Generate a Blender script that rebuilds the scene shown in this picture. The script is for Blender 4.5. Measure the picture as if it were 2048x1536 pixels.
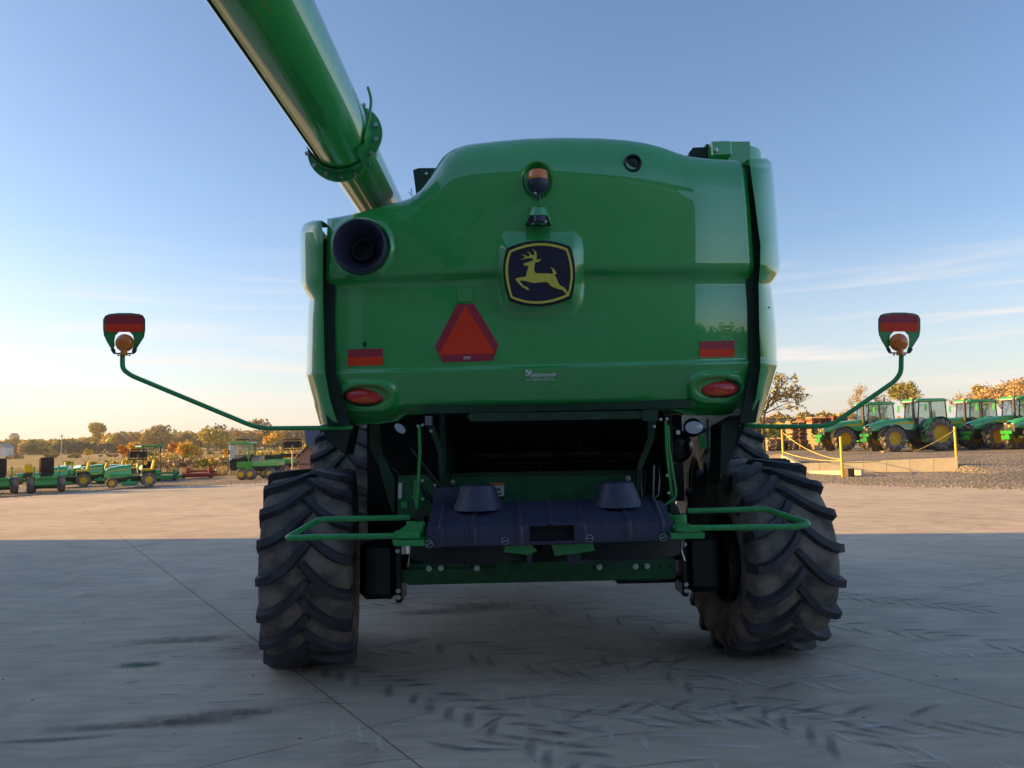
import bpy, math, random
import numpy as np
from mathutils import Vector, Matrix
random.seed(7); rng = np.random.RandomState(5)
S = bpy.context.scene
R_ = math.radians
for o in list(bpy.data.objects): bpy.data.objects.remove(o)

# ------------------------------------------------------------------ camera, sky, sun, exposure
F = 1537.0; CAMH = 1.75; PITCH = R_(4.17); ROLL = R_(1.3)
cf = Vector((0, math.cos(PITCH), math.sin(PITCH))); r0 = Vector((1, 0, 0)); u0 = r0.cross(cf)
cr = r0*math.cos(ROLL) - u0*math.sin(ROLL); cu = u0*math.cos(ROLL) + r0*math.sin(ROLL)
CP = Vector((0, 0, CAMH))
cd = bpy.data.cameras.new('camera'); cam = bpy.data.objects.new('camera', cd); S.collection.objects.link(cam)
cd.sensor_width = 36; cd.lens = F/2048*36; cd.clip_start = 0.05; cd.clip_end = 6000
cam.matrix_world = Matrix(((cr.x, cu.x, -cf.x, 0), (cr.y, cu.y, -cf.y, 0), (cr.z, cu.z, -cf.z, CAMH), (0, 0, 0, 1)))
S.camera = cam
SUN_EL = R_(13.0); SUN_AZ = math.atan2(-.9925, .1223)      # bearing measured from +Y towards +X
sun_dir = Vector((math.sin(SUN_AZ)*math.cos(SUN_EL), math.cos(SUN_AZ)*math.cos(SUN_EL), math.sin(SUN_EL)))
W = bpy.data.worlds.new('World'); S.world = W; W.use_nodes = True
nt = W.node_tree; nt.nodes.clear()
def wn(t, **k):
    n = nt.nodes.new(t)
    for a, b in k.items(): setattr(n, a, b)
    return n
sky = wn('ShaderNodeTexSky', sky_type='NISHITA', sun_disc=False, sun_elevation=SUN_EL, sun_rotation=SUN_AZ % (2*math.pi),
         altitude=200, air_density=1.0, dust_density=1.2, ozone_density=2.0)
tc = wn('ShaderNodeTexCoord'); mp = wn('ShaderNodeMapping'); mp.inputs['Scale'].default_value = (1.3, 1.3, 24); mp.inputs['Location'].default_value = (3.1, .7, 0)
mp.inputs['Rotation'].default_value = (R_(3), R_(-4), 0)
nz = wn('ShaderNodeTexNoise'); nz.inputs['Scale'].default_value = 1.7; nz.inputs['Detail'].default_value = 7; nz.inputs['Roughness'].default_value = .55
nz.inputs['Distortion'].default_value = .4
rp = wn('ShaderNodeValToRGB'); rp.color_ramp.elements[0].position = .50; rp.color_ramp.elements[1].position = .68
sp = wn('ShaderNodeSeparateXYZ'); br = wn('ShaderNodeValToRGB')
e = br.color_ramp.elements; e[0].position = 0; e[0].color = (.3, .3, .3, 1); e[1].position = .26; e[1].color = (0, 0, 0, 1)
x = e.new(.09); x.color = (.9, .9, .9, 1); x = e.new(.17); x.color = (.45, .45, .45, 1)
vr = wn('ShaderNodeValToRGB'); e = vr.color_ramp.elements; e[0].position = 0; e[0].color = (.85, .85, .85, 1); e[1].position = .24; e[1].color = (0, 0, 0, 1); x = e.new(.08); x.color = (.38, .38, .38, 1)
mx = wn('ShaderNodeMath', operation='ADD', use_clamp=True)
mu = wn('ShaderNodeMath', operation='MULTIPLY'); mix = wn('ShaderNodeMix', data_type='RGBA')
# cirrus is a little brighter and warmer than the clear sky it crosses
hs = wn('ShaderNodeMix', data_type='RGBA', blend_type='MIX'); hs.inputs[0].default_value = .8
hs.inputs[7].default_value = (4.3, 3.85, 3.6, 1)
gam = wn('ShaderNodeMix', data_type='RGBA', blend_type='MULTIPLY'); gam.inputs[0].default_value = 1.0
gam.inputs[7].default_value = (.93, .925, 1.0, 1)
bg = wn('ShaderNodeBackground'); bg.inputs['Strength'].default_value = .092; out = wn('ShaderNodeOutputWorld')
L = nt.links.new
L(sky.outputs[0], gam.inputs[6])
L(tc.outputs['Generated'], mp.inputs[0]); L(mp.outputs[0], nz.inputs['Vector']); L(nz.outputs[0], rp.inputs[0])
L(tc.outputs['Generated'], sp.inputs[0]); L(sp.outputs[2], br.inputs[0])
L(rp.outputs[0], mu.inputs[0]); L(br.outputs[0], mu.inputs[1]); L(sp.outputs[2], vr.inputs[0]); L(mu.outputs[0], mx.inputs[0]); L(vr.outputs[0], mx.inputs[1]); L(mx.outputs[0], mix.inputs[0])
L(gam.outputs[2], mix.inputs[6]); L(gam.outputs[2], hs.inputs[6]); L(hs.outputs[2], mix.inputs[7])
L(mix.outputs[2], bg.inputs[0]); L(bg.outputs[0], out.inputs[0])
sl = bpy.data.lights.new('sun', 'SUN'); sl.energy = 4.3; sl.angle = R_(.5); sl.color = (1.0, .60, .15)
so = bpy.data.objects.new('sun', sl); S.collection.objects.link(so); so.rotation_euler = (-sun_dir).to_track_quat('-Z', 'Y').to_euler()
S.view_settings.view_transform = 'Standard'; S.view_settings.look = 'None'; S.view_settings.gamma = 1
S.view_settings.exposure = 1.42
S.cycles.max_bounces = 6; S.cycles.transparent_max_bounces = 24

def at(px, py, Y):
    d = cf + cr*((px-1024)/F) - cu*((py-768)/F)
    return CP + d*(Y/d.y)
def gr(px, py, z=0.0):
    d = cf + cr*((px-1024)/F) - cu*((py-768)/F)
    return CP + d*((z-CAMH)/d.z)

# ------------------------------------------------------------------ materials
MATS = {}
def mat(name, col, rough=.5, metal=0, var=0, vscale=5, bump=0, bscale=30, coat=0, col2=None, spec=.5, island=0, world=False, emit=None, trans=0, coat_rough=.03):
    m = bpy.data.materials.new(name); m.use_nodes = True; n = m.node_tree.nodes; l = m.node_tree.links.new
    b = n['Principled BSDF']; b.inputs['Base Color'].default_value = (*col, 1); b.inputs['Roughness'].default_value = rough
    b.inputs['Metallic'].default_value = metal; b.inputs['Specular IOR Level'].default_value = spec
    b.inputs['Coat Weight'].default_value = coat; b.inputs['Coat Roughness'].default_value = coat_rough
    b.inputs['Transmission Weight'].default_value = trans
    src = None
    def vec():
        if world: g = n.new('ShaderNodeNewGeometry'); return g.outputs['Position']
        g = n.new('ShaderNodeTexCoord'); return g.outputs['Object']
    if var or col2:
        t = n.new('ShaderNodeTexNoise'); t.inputs['Scale'].default_value = vscale; t.inputs['Detail'].default_value = 6
        t.inputs['Roughness'].default_value = .6; l(vec(), t.inputs['Vector'])
        cr_ = n.new('ShaderNodeValToRGB'); cr_.color_ramp.elements[0].position = .35; cr_.color_ramp.elements[1].position = .65
        c2 = col2 or tuple(min(1, c*(1+var)) for c in col); c1 = col if col2 else tuple(c*(1-var) for c in col)
        cr_.color_ramp.elements[0].color = (*c1, 1); cr_.color_ramp.elements[1].color = (*c2, 1)
        l(t.outputs[0], cr_.inputs[0]); src = cr_.outputs[0]
    if island:
        g = n.new('ShaderNodeNewGeometry'); h = n.new('ShaderNodeHueSaturation')
        mr = n.new('ShaderNodeMapRange'); mr.inputs[3].default_value = 1-island; mr.inputs[4].default_value = 1+island
        l(g.outputs['Random Per Island'], mr.inputs[0]); l(mr.outputs[0], h.inputs['Value'])
        if src: l(src, h.inputs['Color'])
        else: h.inputs['Color'].default_value = (*col, 1)
        src = h.outputs[0]
    if src: l(src, b.inputs['Base Color'])
    if bump:
        t = n.new('ShaderNodeTexNoise'); t.inputs['Scale'].default_value = bscale; t.inputs['Detail'].default_value = 5; l(vec(), t.inputs['Vector'])
        bp = n.new('ShaderNodeBump'); bp.inputs['Strength'].default_value = bump; bp.inputs['Distance'].default_value = .02
        l(t.outputs[0], bp.inputs['Height']); l(bp.outputs[0], b.inputs['Normal'])
    if emit: b.inputs['Emission Color'].default_value = (*emit[0], 1); b.inputs['Emission Strength'].default_value = emit[1]
    MATS[name] = m; return m
GREEN = (.032, .42, .082)
_g = mat('green_paint', GREEN, .38, coat=1.0, var=.05, vscale=2, coat_rough=.015, bump=.035, bscale=1.6)
_g.node_tree.nodes['Principled BSDF'].inputs['Coat IOR'].default_value = 1.85
mat('green_frame', (.030, .33, .08), .35, coat=.5, var=.12, vscale=9, coat_rough=.15)
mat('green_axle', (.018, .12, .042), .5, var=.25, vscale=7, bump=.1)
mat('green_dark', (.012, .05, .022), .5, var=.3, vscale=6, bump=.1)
mat('green_bright', (.03, .33, .03), .35, coat=.5)
mat('black_plastic', (.05, .05, .09), .42, var=.15, vscale=14, bump=.06, bscale=120)
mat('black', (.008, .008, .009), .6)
mat('black_gloss', (.01, .01, .012), .25)
mat('seal', (.006, .02, .012), .5)
mat('rubber', (.048, .046, .054), .62, var=.35, vscale=7, bump=.15, bscale=60)
mat('rubber_dusty', (.06, .055, .052), .85, col2=(.30, .24, .19), vscale=4, bump=.35, bscale=45)
mat('rim_dark', (.02, .03, .02), .5, var=.3)
mat('yellow_rim', (.75, .47, .02), .4, var=.08)
mat('yellow', (.78, .55, .03), .45)
mat('yellow_post', (.75, .50, .03), .5, var=.1, vscale=20)
mat('steel', (.62, .62, .62), .28, metal=1)
mat('steel_dull', (.30, .31, .33), .4, metal=1)
mat('lens_white', (.45, .48, .53), .15, coat=1)
mat('lens_amber', (.95, .22, .01), .22, coat=.8, var=.12, vscale=60)
mat('lens_red', (.75, .02, .02), .2, coat=1, var=.3, vscale=130)
mat('fluor', (1.0, .05, .008), .6)
mat('retro_red', (.46, .035, .065), .4, var=.15, vscale=150)
mat('emblem_navy', (.014, .012, .045), .3, coat=.5)
mat('emblem_yellow', (.80, .66, .08), .35, coat=.5)
mat('white_print', (.75, .78, .76), .5)
mat('orange_print', (.75, .19, .05), .5)
mat('decal_white', (.68, .69, .68), .5)
mat('weathered_wood', (.34, .24, .15), .8, col2=(.50, .36, .22), vscale=8, bump=.2)
mat('wood_red', (.30, .10, .05), .8, var=.25, vscale=6)
mat('wood_dark', (.12, .08, .055), .8, var=.25, vscale=6)
mat('rope', (.75, .55, .14), .8, bump=.3, bscale=200)
mat('wall_concrete', (.66, .55, .38), .85, col2=(.74, .64, .48), vscale=2.2, bump=.15, bscale=14)
mat('roof_blue', (.025, .035, .085), .4)
mat('shed_pink', (.46, .24, .17), .8, var=.08)
mat('siding_pale', (.62, .63, .60), .6, var=.05)
mat('siding_dark', (.22, .22, .17), .6)
mat('door_grey', (.30, .30, .29), .6)
mat('siding_yellow', (.62, .50, .22), .6)
mat('trim_white', (.7, .7, .7), .5)
mat('red_paint', (.34, .03, .02), .5, var=.2, vscale=4)
mat('seat_yellow', (.80, .52, .02), .5)
mat('seat_black', (.018, .016, .018), .55)
mat('grille', (.09, .07, .055), .6, var=.3, vscale=30)
mat('bark', (.10, .075, .055), .9, var=.25, vscale=4)
mat('house_white', (.62, .64, .66), .8)
mat('stone', (.28, .24, .20), .9, island=.35)
mat('straw', (.45, .32, .14), .9, island=.3)
LEAFK = 2.3
for nm, c in dict(leaf_olive=(.13, .115, .030), leaf_gold=(.36, .24, .05), leaf_orange=(.32, .15, .04), leaf_green=(.10, .115, .025),
                  leaf_tan=(.22, .155, .085), leaf_dark=(.022, .038, .040), leaf_yellowgreen=(.26, .21, .04), leaf_grey=(.12, .11, .09), leaf_olive_brown=(.20, .15, .05)).items():
    mat(nm, tuple(k*LEAFK for k in c), .8, island=.3, spec=.2)
def glassy(name, tint, alpha):
    m = bpy.data.materials.new(name); m.use_nodes = True; n = m.node_tree.nodes; l = m.node_tree.links.new; n.clear()
    t = n.new('ShaderNodeBsdfTransparent'); t.inputs[0].default_value = (*tint, 1); g = n.new('ShaderNodeBsdfGlossy'); g.inputs['Roughness'].default_value = .05
    x = n.new('ShaderNodeMixShader'); x.inputs[0].default_value = alpha; o = n.new('ShaderNodeOutputMaterial')
    l(t.outputs[0], x.inputs[1]); l(g.outputs[0], x.inputs[2]); l(x.outputs[0], o.inputs[0]); MATS[name] = m
glassy('cab_glass', (.62, .72, .66), .22)

def nodes_of(m): return m.node_tree.nodes, m.node_tree.links.new
def concrete():
    m = mat('concrete', (.4, .37, .33), .75); n, l = nodes_of(m); b = n['Principled BSDF']
    g = n.new('ShaderNodeNewGeometry'); P = g.outputs['Position']
    def noise(sc, det, ro, stretch=None, rot=0, dist=0):
        t = n.new('ShaderNodeTexNoise'); t.inputs['Scale'].default_value = sc; t.inputs['Detail'].default_value = det; t.inputs['Roughness'].default_value = ro
        t.inputs['Distortion'].default_value = dist
        v = P
        if stretch:
            mp = n.new('ShaderNodeMapping'); mp.inputs['Scale'].default_value = stretch; mp.inputs['Rotation'].default_value = (0, 0, rot); l(P, mp.inputs[0]); v = mp.outputs[0]
        l(v, t.inputs['Vector']); return t.outputs[0]
    def ramp(s, a, b_, ca, cb):
        r = n.new('ShaderNodeValToRGB'); r.color_ramp.elements[0].position = a; r.color_ramp.elements[1].position = b_
        r.color_ramp.elements[0].color = (*ca, 1); r.color_ramp.elements[1].color = (*cb, 1); l(s, r.inputs[0]); return r.outputs[0]
    def mul(a, b_):
        x = n.new('ShaderNodeMix'); x.data_type = 'RGBA'; x.blend_type = 'MULTIPLY'; x.inputs[0].default_value = 1; l(a, x.inputs[6]); l(b_, x.inputs[7]); return x.outputs[2]
    big = ramp(noise(.35, 4, .55), .35, .68, (.64, .52, .385), (.79, .65, .49))
    mid = ramp(noise(1.6, 6, .6, (1, 1.6, 1), .5, .6), .3, .7, (.80, .80, .82), (1.05, 1.05, 1.04))
    streak = ramp(noise(3.0, 6, .65, (.55, 3.2, 1), R_(-8), .5), .30, .62, (.80, .80, .83), (1.04, 1.04, 1.03))
    fine = ramp(noise(120, 3, .8), .35, .65, (.74, .74, .75), (1.12, 1.12, 1.11))
    dirt = ramp(noise(.9, 5, .6, (1, 1, 1), 0, 1.0), .58, .74, (1, 1, 1), (.72, .66, .60))
    pit = ramp(noise(11, 4, .8), .66, .74, (1, 1, 1), (.80, .78, .76))
    c = mul(mul(mul(mul(mul(big, mid), streak), fine), dirt), pit); l(c, b.inputs['Base Color'])
    bp = n.new('ShaderNodeBump'); bp.inputs['Strength'].default_value = .25; bp.inputs['Distance'].default_value = .008
    l(noise(55, 6, .7), bp.inputs['Height']); l(bp.outputs[0], b.inputs['Normal'])
    b.inputs['Specular IOR Level'].default_value = .35
concrete()
def gravel():
    m = mat('gravel', (.25, .2, .16), .95); n, l = nodes_of(m); b = n['Principled BSDF']
    g = n.new('ShaderNodeNewGeometry'); v = n.new('ShaderNodeTexVoronoi'); v.inputs['Scale'].default_value = 9; l(g.outputs['Position'], v.inputs['Vector'])
    r = n.new('ShaderNodeValToRGB'); r.color_ramp.elements[0].color = (.15, .125, .10, 1); r.color_ramp.elements[1].color = (.46, .38, .29, 1)
    l(v.outputs['Color'], r.inputs[0])
    t = n.new('ShaderNodeTexNoise'); t.inputs['Scale'].default_value = .25; t.inputs['Detail'].default_value = 5; l(g.outputs['Position'], t.inputs['Vector'])
    r2 = n.new('ShaderNodeValToRGB'); r2.color_ramp.elements[0].position = .4; r2.color_ramp.elements[0].color = (.75, .73, .72, 1); r2.color_ramp.elements[1].position = .6; r2.color_ramp.elements[1].color = (1.1, 1.05, 1, 1)
    l(t.outputs[0], r2.inputs[0]); x = n.new('ShaderNodeMix'); x.data_type = 'RGBA'; x.blend_type = 'MULTIPLY'; x.inputs[0].default_value = 1
    l(r.outputs[0], x.inputs[6]); l(r2.outputs[0], x.inputs[7]); l(x.outputs[2], b.inputs['Base Color'])
    bp = n.new('ShaderNodeBump'); bp.inputs['Strength'].default_value = 1; bp.inputs['Distance'].default_value = .05; l(v.outputs['Distance'], bp.inputs['Height']); l(bp.outputs[0], b.inputs['Normal'])
gravel()
def field():
    m = mat('field', (.3, .22, .1), .95); n, l = nodes_of(m); b = n['Principled BSDF']
    g = n.new('ShaderNodeNewGeometry'); mp_ = n.new('ShaderNodeMapping'); mp_.inputs['Rotation'].default_value = (0, 0, R_(28)); l(g.outputs['Position'], mp_.inputs[0])
    w = n.new('ShaderNodeTexWave'); w.inputs['Scale'].default_value = .35; w.inputs['Distortion'].default_value = .6; w.inputs['Detail'].default_value = 3; l(mp_.outputs[0], w.inputs['Vector'])
    r = n.new('ShaderNodeValToRGB'); r.color_ramp.elements[0].color = (.24, .16, .06, 1); r.color_ramp.elements[1].color = (.46, .33, .15, 1); l(w.outputs['Fac'], r.inputs[0])
    t = n.new('ShaderNodeTexNoise'); t.inputs['Scale'].default_value = .02; t.inputs['Detail'].default_value = 6
    mq = n.new('ShaderNodeMapping'); mq.inputs['Scale'].default_value = (.5, 2.2, 1); l(g.outputs['Position'], mq.inputs[0]); l(mq.outputs[0], t.inputs['Vector'])
    r2 = n.new('ShaderNodeValToRGB'); r2.color_ramp.elements[0].position = .42; r2.color_ramp.elements[0].color = (.62, .66, .42, 1); r2.color_ramp.elements[1].position = .55; r2.color_ramp.elements[1].color = (1, 1, 1, 1)
    l(t.outputs[0], r2.inputs[0]); x = n.new('ShaderNodeMix'); x.data_type = 'RGBA'; x.blend_type = 'MULTIPLY'; x.inputs[0].default_value = 1
    l(r.outputs[0], x.inputs[6]); l(r2.outputs[0], x.inputs[7]); l(x.outputs[2], b.inputs['Base Color'])
    bp = n.new('ShaderNodeBump'); bp.inputs['Strength'].default_value = 1; bp.inputs['Distance'].default_value = .3
    t2 = n.new('ShaderNodeTexNoise'); t2.inputs['Scale'].default_value = 1.5; t2.inputs['Detail'].default_value = 5; l(g.outputs['Position'], t2.inputs['Vector']); l(t2.outputs[0], bp.inputs['Height']); l(bp.outputs[0], b.inputs['Normal'])
field()
def markmat(name, col, strength):
    m = bpy.data.materials.new(name); m.use_nodes = True; n, l = nodes_of(m); b = n['Principled BSDF']; b.inputs['Base Color'].default_value = (*col, 1); b.inputs['Roughness'].default_value = .8
    uv = n.new('ShaderNodeUVMap'); s = n.new('ShaderNodeSeparateXYZ'); l(uv.outputs[0], s.inputs[0])
    def hump(sk):
        a = n.new('ShaderNodeMath'); a.operation = 'MULTIPLY'; a.inputs[1].default_value = math.pi; l(sk, a.inputs[0])
        c = n.new('ShaderNodeMath'); c.operation = 'SINE'; l(a.outputs[0], c.inputs[0]); return c.outputs[0]
    h = n.new('ShaderNodeMath'); h.operation = 'MULTIPLY'; l(hump(s.outputs[0]), h.inputs[0]); l(hump(s.outputs[1]), h.inputs[1])
    g = n.new('ShaderNodeNewGeometry'); t = n.new('ShaderNodeTexNoise'); t.inputs['Scale'].default_value = 9; t.inputs['Detail'].default_value = 6; t.inputs['Roughness'].default_value = .7; l(g.outputs['Position'], t.inputs['Vector'])
    r = n.new('ShaderNodeMapRange'); r.inputs[1].default_value = .22; r.inputs[2].default_value = .56; l(t.outputs[0], r.inputs[0])
    k = n.new('ShaderNodeMath'); k.operation = 'MULTIPLY'; l(h.outputs[0], k.inputs[0]); l(r.outputs[0], k.inputs[1])
    q = n.new('ShaderNodeMath'); q.operation = 'MULTIPLY'; q.inputs[1].default_value = strength; l(k.outputs[0], q.inputs[0]); l(q.outputs[0], b.inputs['Alpha'])
    MATS[name] = m
markmat('mark_dark', (.26, .245, .24), .62); markmat('mark_light', (.84, .79, .72), .55); markmat('mark_green', (.03, .16, .08), .8)
markmat('mark_brown', (.26, .21, .16), .7)

# ------------------------------------------------------------------ mesh helpers
class M:
    def __init__(s): s.v = []; s.f = []; s.m = []; s.mi = 0
    def add(s, vs, fs):
        b = len(s.v); s.v += [tuple(v) for v in vs]; s.f += [tuple(b+i for i in f) for f in fs]; s.m += [s.mi]*len(fs); return s
    def box(s, c, d, rot=None, bev=0, taper=None):
        hx, hy, hz = d[0]/2, d[1]/2, d[2]/2; c = Vector(c)
        R = rot if isinstance(rot, Matrix) else (Matrix.Rotation(rot, 3, 'Z') if rot else None)
        def T(p):
            p = Vector(p)
            if taper and p.z > 0: p.x *= taper; p.y *= taper
            return c + (R @ p if R else p)
        b = min(bev, hx*.9, hy*.9, hz*.9)
        if b <= 0:
            vs = [T((x*hx, y*hy, z*hz)) for x in (-1, 1) for y in (-1, 1) for z in (-1, 1)]
            return s.add(vs, [(0, 1, 3, 2), (4, 6, 7, 5), (0, 4, 5, 1), (2, 3, 7, 6), (0, 2, 6, 4), (1, 5, 7, 3)])
        vs = []; ix = {}
        for x in (-1, 1):
            for y in (-1, 1):
                for z in (-1, 1):
                    for a, p in enumerate(((hx, hy-b, hz-b), (hx-b, hy, hz-b), (hx-b, hy-b, hz))):
                        ix[(x, y, z, a)] = len(vs); vs.append(T((x*p[0], y*p[1], z*p[2])))
        fs = []
        I = lambda x, y, z, a: ix[(x, y, z, a)]
        for q in (-1, 1):
            fs.append((I(q, -1, -1, 0), I(q, 1, -1, 0), I(q, 1, 1, 0), I(q, -1, 1, 0)))
            fs.append((I(-1, q, -1, 1), I(1, q, -1, 1), I(1, q, 1, 1), I(-1, q, 1, 1)))
            fs.append((I(-1, -1, q, 2), I(1, -1, q, 2), I(1, 1, q, 2), I(-1, 1, q, 2)))
            for w in (-1, 1):
                fs.append((I(q, w, -1, 0), I(q, w, 1, 0), I(q, w, 1, 1), I(q, w, -1, 1)))
                fs.append((I(q, -1, w, 0), I(q, 1, w, 0), I(q, 1, w, 2), I(q, -1, w, 2)))
                fs.append((I(-1, q, w, 1), I(1, q, w, 1), I(1, q, w, 2), I(-1, q, w, 2)))
                for z in (-1, 1): fs.append((I(q, w, z, 0), I(q, w, z, 1), I(q, w, z, 2)))
        return s.add(vs, fs)
    def tube(s, pts, r, n=10, cap=True, fillet=0):
        pts = [Vector(p) for p in pts]
        if fillet:
            q = [pts[0]]
            for a, b, c in zip(pts, pts[1:], pts[2:]):
                d1 = (a-b); d2 = (c-b); k = min(fillet, d1.length*.45, d2.length*.45); p0 = b+d1.normalized()*k; p1 = b+d2.normalized()*k
                for t in (0, .2, .4, .6, .8, 1): q.append(p0*(1-t)**2 + b*2*t*(1-t) + p1*t*t)
            q.append(pts[-1]); pts = q
        rs = r if isinstance(r, (list, tuple)) else [r]*len(pts)
        T0 = (pts[1]-pts[0]).normalized(); N = T0.orthogonal().normalized(); vs = []
        for i, p in enumerate(pts):
            T = ((pts[min(i+1, len(pts)-1)]-p).normalized() + (p-pts[max(i-1, 0)]).normalized())
            T = T.normalized() if T.length > 1e-6 else T0
            N = (N - T*N.dot(T)).normalized(); B = T.cross(N)
            for k in range(n):
                a = 2*math.pi*k/n; vs.append(p + (N*math.cos(a)+B*math.sin(a))*rs[i])
        fs = [(i*n+k, i*n+(k+1) % n, (i+1)*n+(k+1) % n, (i+1)*n+k) for i in range(len(pts)-1) for k in range(n)]
        if cap: fs += [tuple(range(n))[::-1], tuple((len(pts)-1)*n+k for k in range(n))]
        return s.add(vs, fs)
    def lathe(s, prof, c=(0, 0, 0), axis='Z', n=24, rot=None, close=False):
        vs = []; c = Vector(c)
        for (r, h) in prof:
            for k in range(n):
                a = 2*math.pi*k/n; p = Vector((r*math.cos(a), r*math.sin(a), h))
                if axis == 'Y': p = Vector((p.x, p.z, p.y))
                if axis == 'X': p = Vector((p.z, p.x, p.y))
                if rot: p = rot @ p
                vs.append(c+p)
        fs = [(i*n+k, i*n+(k+1) % n, (i+1)*n+(k+1) % n, (i+1)*n+k) for i in range(len(prof)-1) for k in range(n)]
        if prof[0][0] > 1e-5 and close: fs.append(tuple(range(n))[::-1])
        if prof[-1][0] > 1e-5 and close: fs.append(tuple((len(prof)-1)*n+k for k in range(n)))
        return s.add(vs, fs)
    def prism(s, pts, off):
        n = len(pts); pts = [Vector(p) for p in pts]; off = Vector(off)
        return s.add(pts+[p+off for p in pts], [tuple(range(n)), tuple(range(n, 2*n))[::-1]] + [(i, (i+1) % n, n+(i+1) % n, n+i) for i in range(n)])
    def ring(s, A, B, off):       # flat ring between two closed outlines, given thickness
        n = len(A); A = [Vector(p) for p in A]; B = [Vector(p) for p in B]; off = Vector(off); fs = []
        for i in range(n):
            j = (i+1) % n
            fs += [(i, j, n+j, n+i), (2*n+i, 3*n+i, 3*n+j, 2*n+j), (i, 2*n+i, 2*n+j, j), (n+i, n+j, 3*n+j, 3*n+i)]
        return s.add(A+B+[p+off for p in A]+[p+off for p in B], fs)
    def grid(s, P):
        nr, nc = len(P), len(P[0])
        return s.add([p for row in P for p in row], [(i*nc+j, i*nc+j+1, (i+1)*nc+j+1, (i+1)*nc+j) for i in range(nr-1) for j in range(nc-1)])
    def merge(s, o, Mx=None):
        b = len(s.v); s.v += [tuple(Mx @ Vector(v)) if Mx else v for v in o.v]; s.f += [tuple(b+i for i in f) for f in o.f]; s.m += o.m; return s
ORG = {}
def setp(o, label=None, cat=None, group=None, kind=None):
    for k, v in (('label', label), ('category', cat), ('group', group), ('kind', kind)):
        if v: o[k] = v
def thing(name, loc, label, cat, group=None):
    o = bpy.data.objects.new(name, None); S.collection.objects.link(o); o.location = loc; o.empty_display_size = .2
    ORG[o] = Vector(loc); setp(o, label, cat, group); return o
def mkmesh(name, m, mats, smooth, org):
    me = bpy.data.meshes.new(name); me.from_pydata([(v[0]-org.x, v[1]-org.y, v[2]-org.z) for v in m.v], [], m.f)
    for k in mats: me.materials.append(MATS[k])
    if len(mats) > 1: me.polygons.foreach_set('material_index', m.m)
    if smooth:
        me.polygons.foreach_set('use_smooth', [True]*len(me.polygons))
        if smooth < 180: me.set_sharp_from_angle(angle=R_(smooth))
    me.update(); return me
def obj(name, m, mats, parent=None, smooth=0, label=None, cat=None, group=None, kind=None, org=None):
    if isinstance(mats, str): mats = [mats]
    if org is None:
        a = np.array(m.v); lo, hi = a.min(0), a.max(0); org = Vector(((lo[0]+hi[0])/2, (lo[1]+hi[1])/2, lo[2] if parent is None else (lo[2]+hi[2])/2))
    org = Vector(org); me = mkmesh(name, m, mats, smooth, org); o = bpy.data.objects.new(name, me); S.collection.objects.link(o)
    ORG[o] = org
    if parent is not None: o.parent = parent; o.location = org - ORG[parent]
    else: o.location = org
    setp(o, label, cat, group, kind); return o
def struct(name, m, mats, smooth=0, parent=None): return obj(name, m, mats, parent, smooth, kind='structure', org=(0, 0, 0))
def dup(o, parent=None):
    c = o.copy(); S.collection.objects.link(c); c.parent = parent
    for ch in o.children: dup(ch, c)
    return c
def V(*a): return Vector(a)
def lerp(a, b, t): return a+(b-a)*t
def interp(pts, x):
    xs = [p[0] for p in pts]; ys = [p[1] for p in pts]; return float(np.interp(x, xs, ys))

# ------------------------------------------------------------------ setting: ground, slabs, gravel, field
gm = M(); P = []
ys = [-60, -20, 0, 20, 45, 55, 60, 70, 90, 130, 200, 300, 450, 700, 1200, 2500, 5000]
for y in ys:
    row = []
    for x in list(range(-100, 101, 10)) :
        X = x/100*max(200, abs(y)*1.3)
        z = -.08
        if X < 0 and y > 45: z = -.08 - .5*min(1, (y-45)/25.)
        if y > 300: z += 0.3
        row.append(V(X, y, z))
    P.append(row)
gm.grid(P); struct('field', gm, ['field'])
base = M(); base.box((-2, 14, -.028), (72, 62, .04)); struct('pavement_bed', base, ['black'])
bed = bpy.data.objects['pavement_bed']
e1 = V(.837, .548, 0).normalized(); e2 = V(.548, -.837, 0).normalized(); SL = (3.45, 7.2)
slab = M(); ang = math.atan2(e1.y, e1.x)
slab.box((0, 0, -.009), (SL[0]-.012, SL[1]-.012, .018))
sme = mkmesh('slab', slab, ['concrete'], 0, V(0, 0, 0))
edge = [(-70, 27), (-24, 28), (-19.3, 29.2), (-16.3, 34.5), (-12.4, 36.2), (0, 37), (8, 33), (10.5, 26.7), (14.5, 22.1), (22, 17), (60, -5)]
for i in range(-12, 12):
    for j in range(-6, 8):
        c = e1*(1.9+SL[0]*(i+.5)) + e2*(-4.6+SL[1]*(j-.5))
        if not(-36 < c.x < 32 and -14 < c.y < 42): continue
        if c.y > interp(edge, c.x)+4.5: continue
        o = bpy.data.objects.new('slab', sme); S.collection.objects.link(o); o.parent = bed; o.location = c; o.rotation_euler = (0, 0, ang)
def plateau(x, y):
    if x < 4: return 0
    if x < 12.45: wy = 37.2+(12.45-x)*.23
    elif x < 18.6: wy = 35.3-(x-12.5)*.37
    else: wy = None
    if wy is not None: return 1.0 if y > wy else 0.0
    t = max(0, min(1, (y-27.5)/9.)); return t*t*(3-2*t)
def gh(x, y):
    z = .02 + .03*math.sin(x*.7+y*.3)*math.sin(y*.5) + .02*math.sin(x*2.1)*math.cos(y*1.7)
    z += .45*plateau(x, y)
    if x < 4 and y > 45: z -= .45*min(1, (y-45)/25.)
    return max(z, .012) if y < 45 else z
gv = M(); P = []
xs = np.concatenate([np.arange(-70, 4, .8), np.arange(4, 24, .3), np.arange(24, 100, 1.2)])
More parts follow.
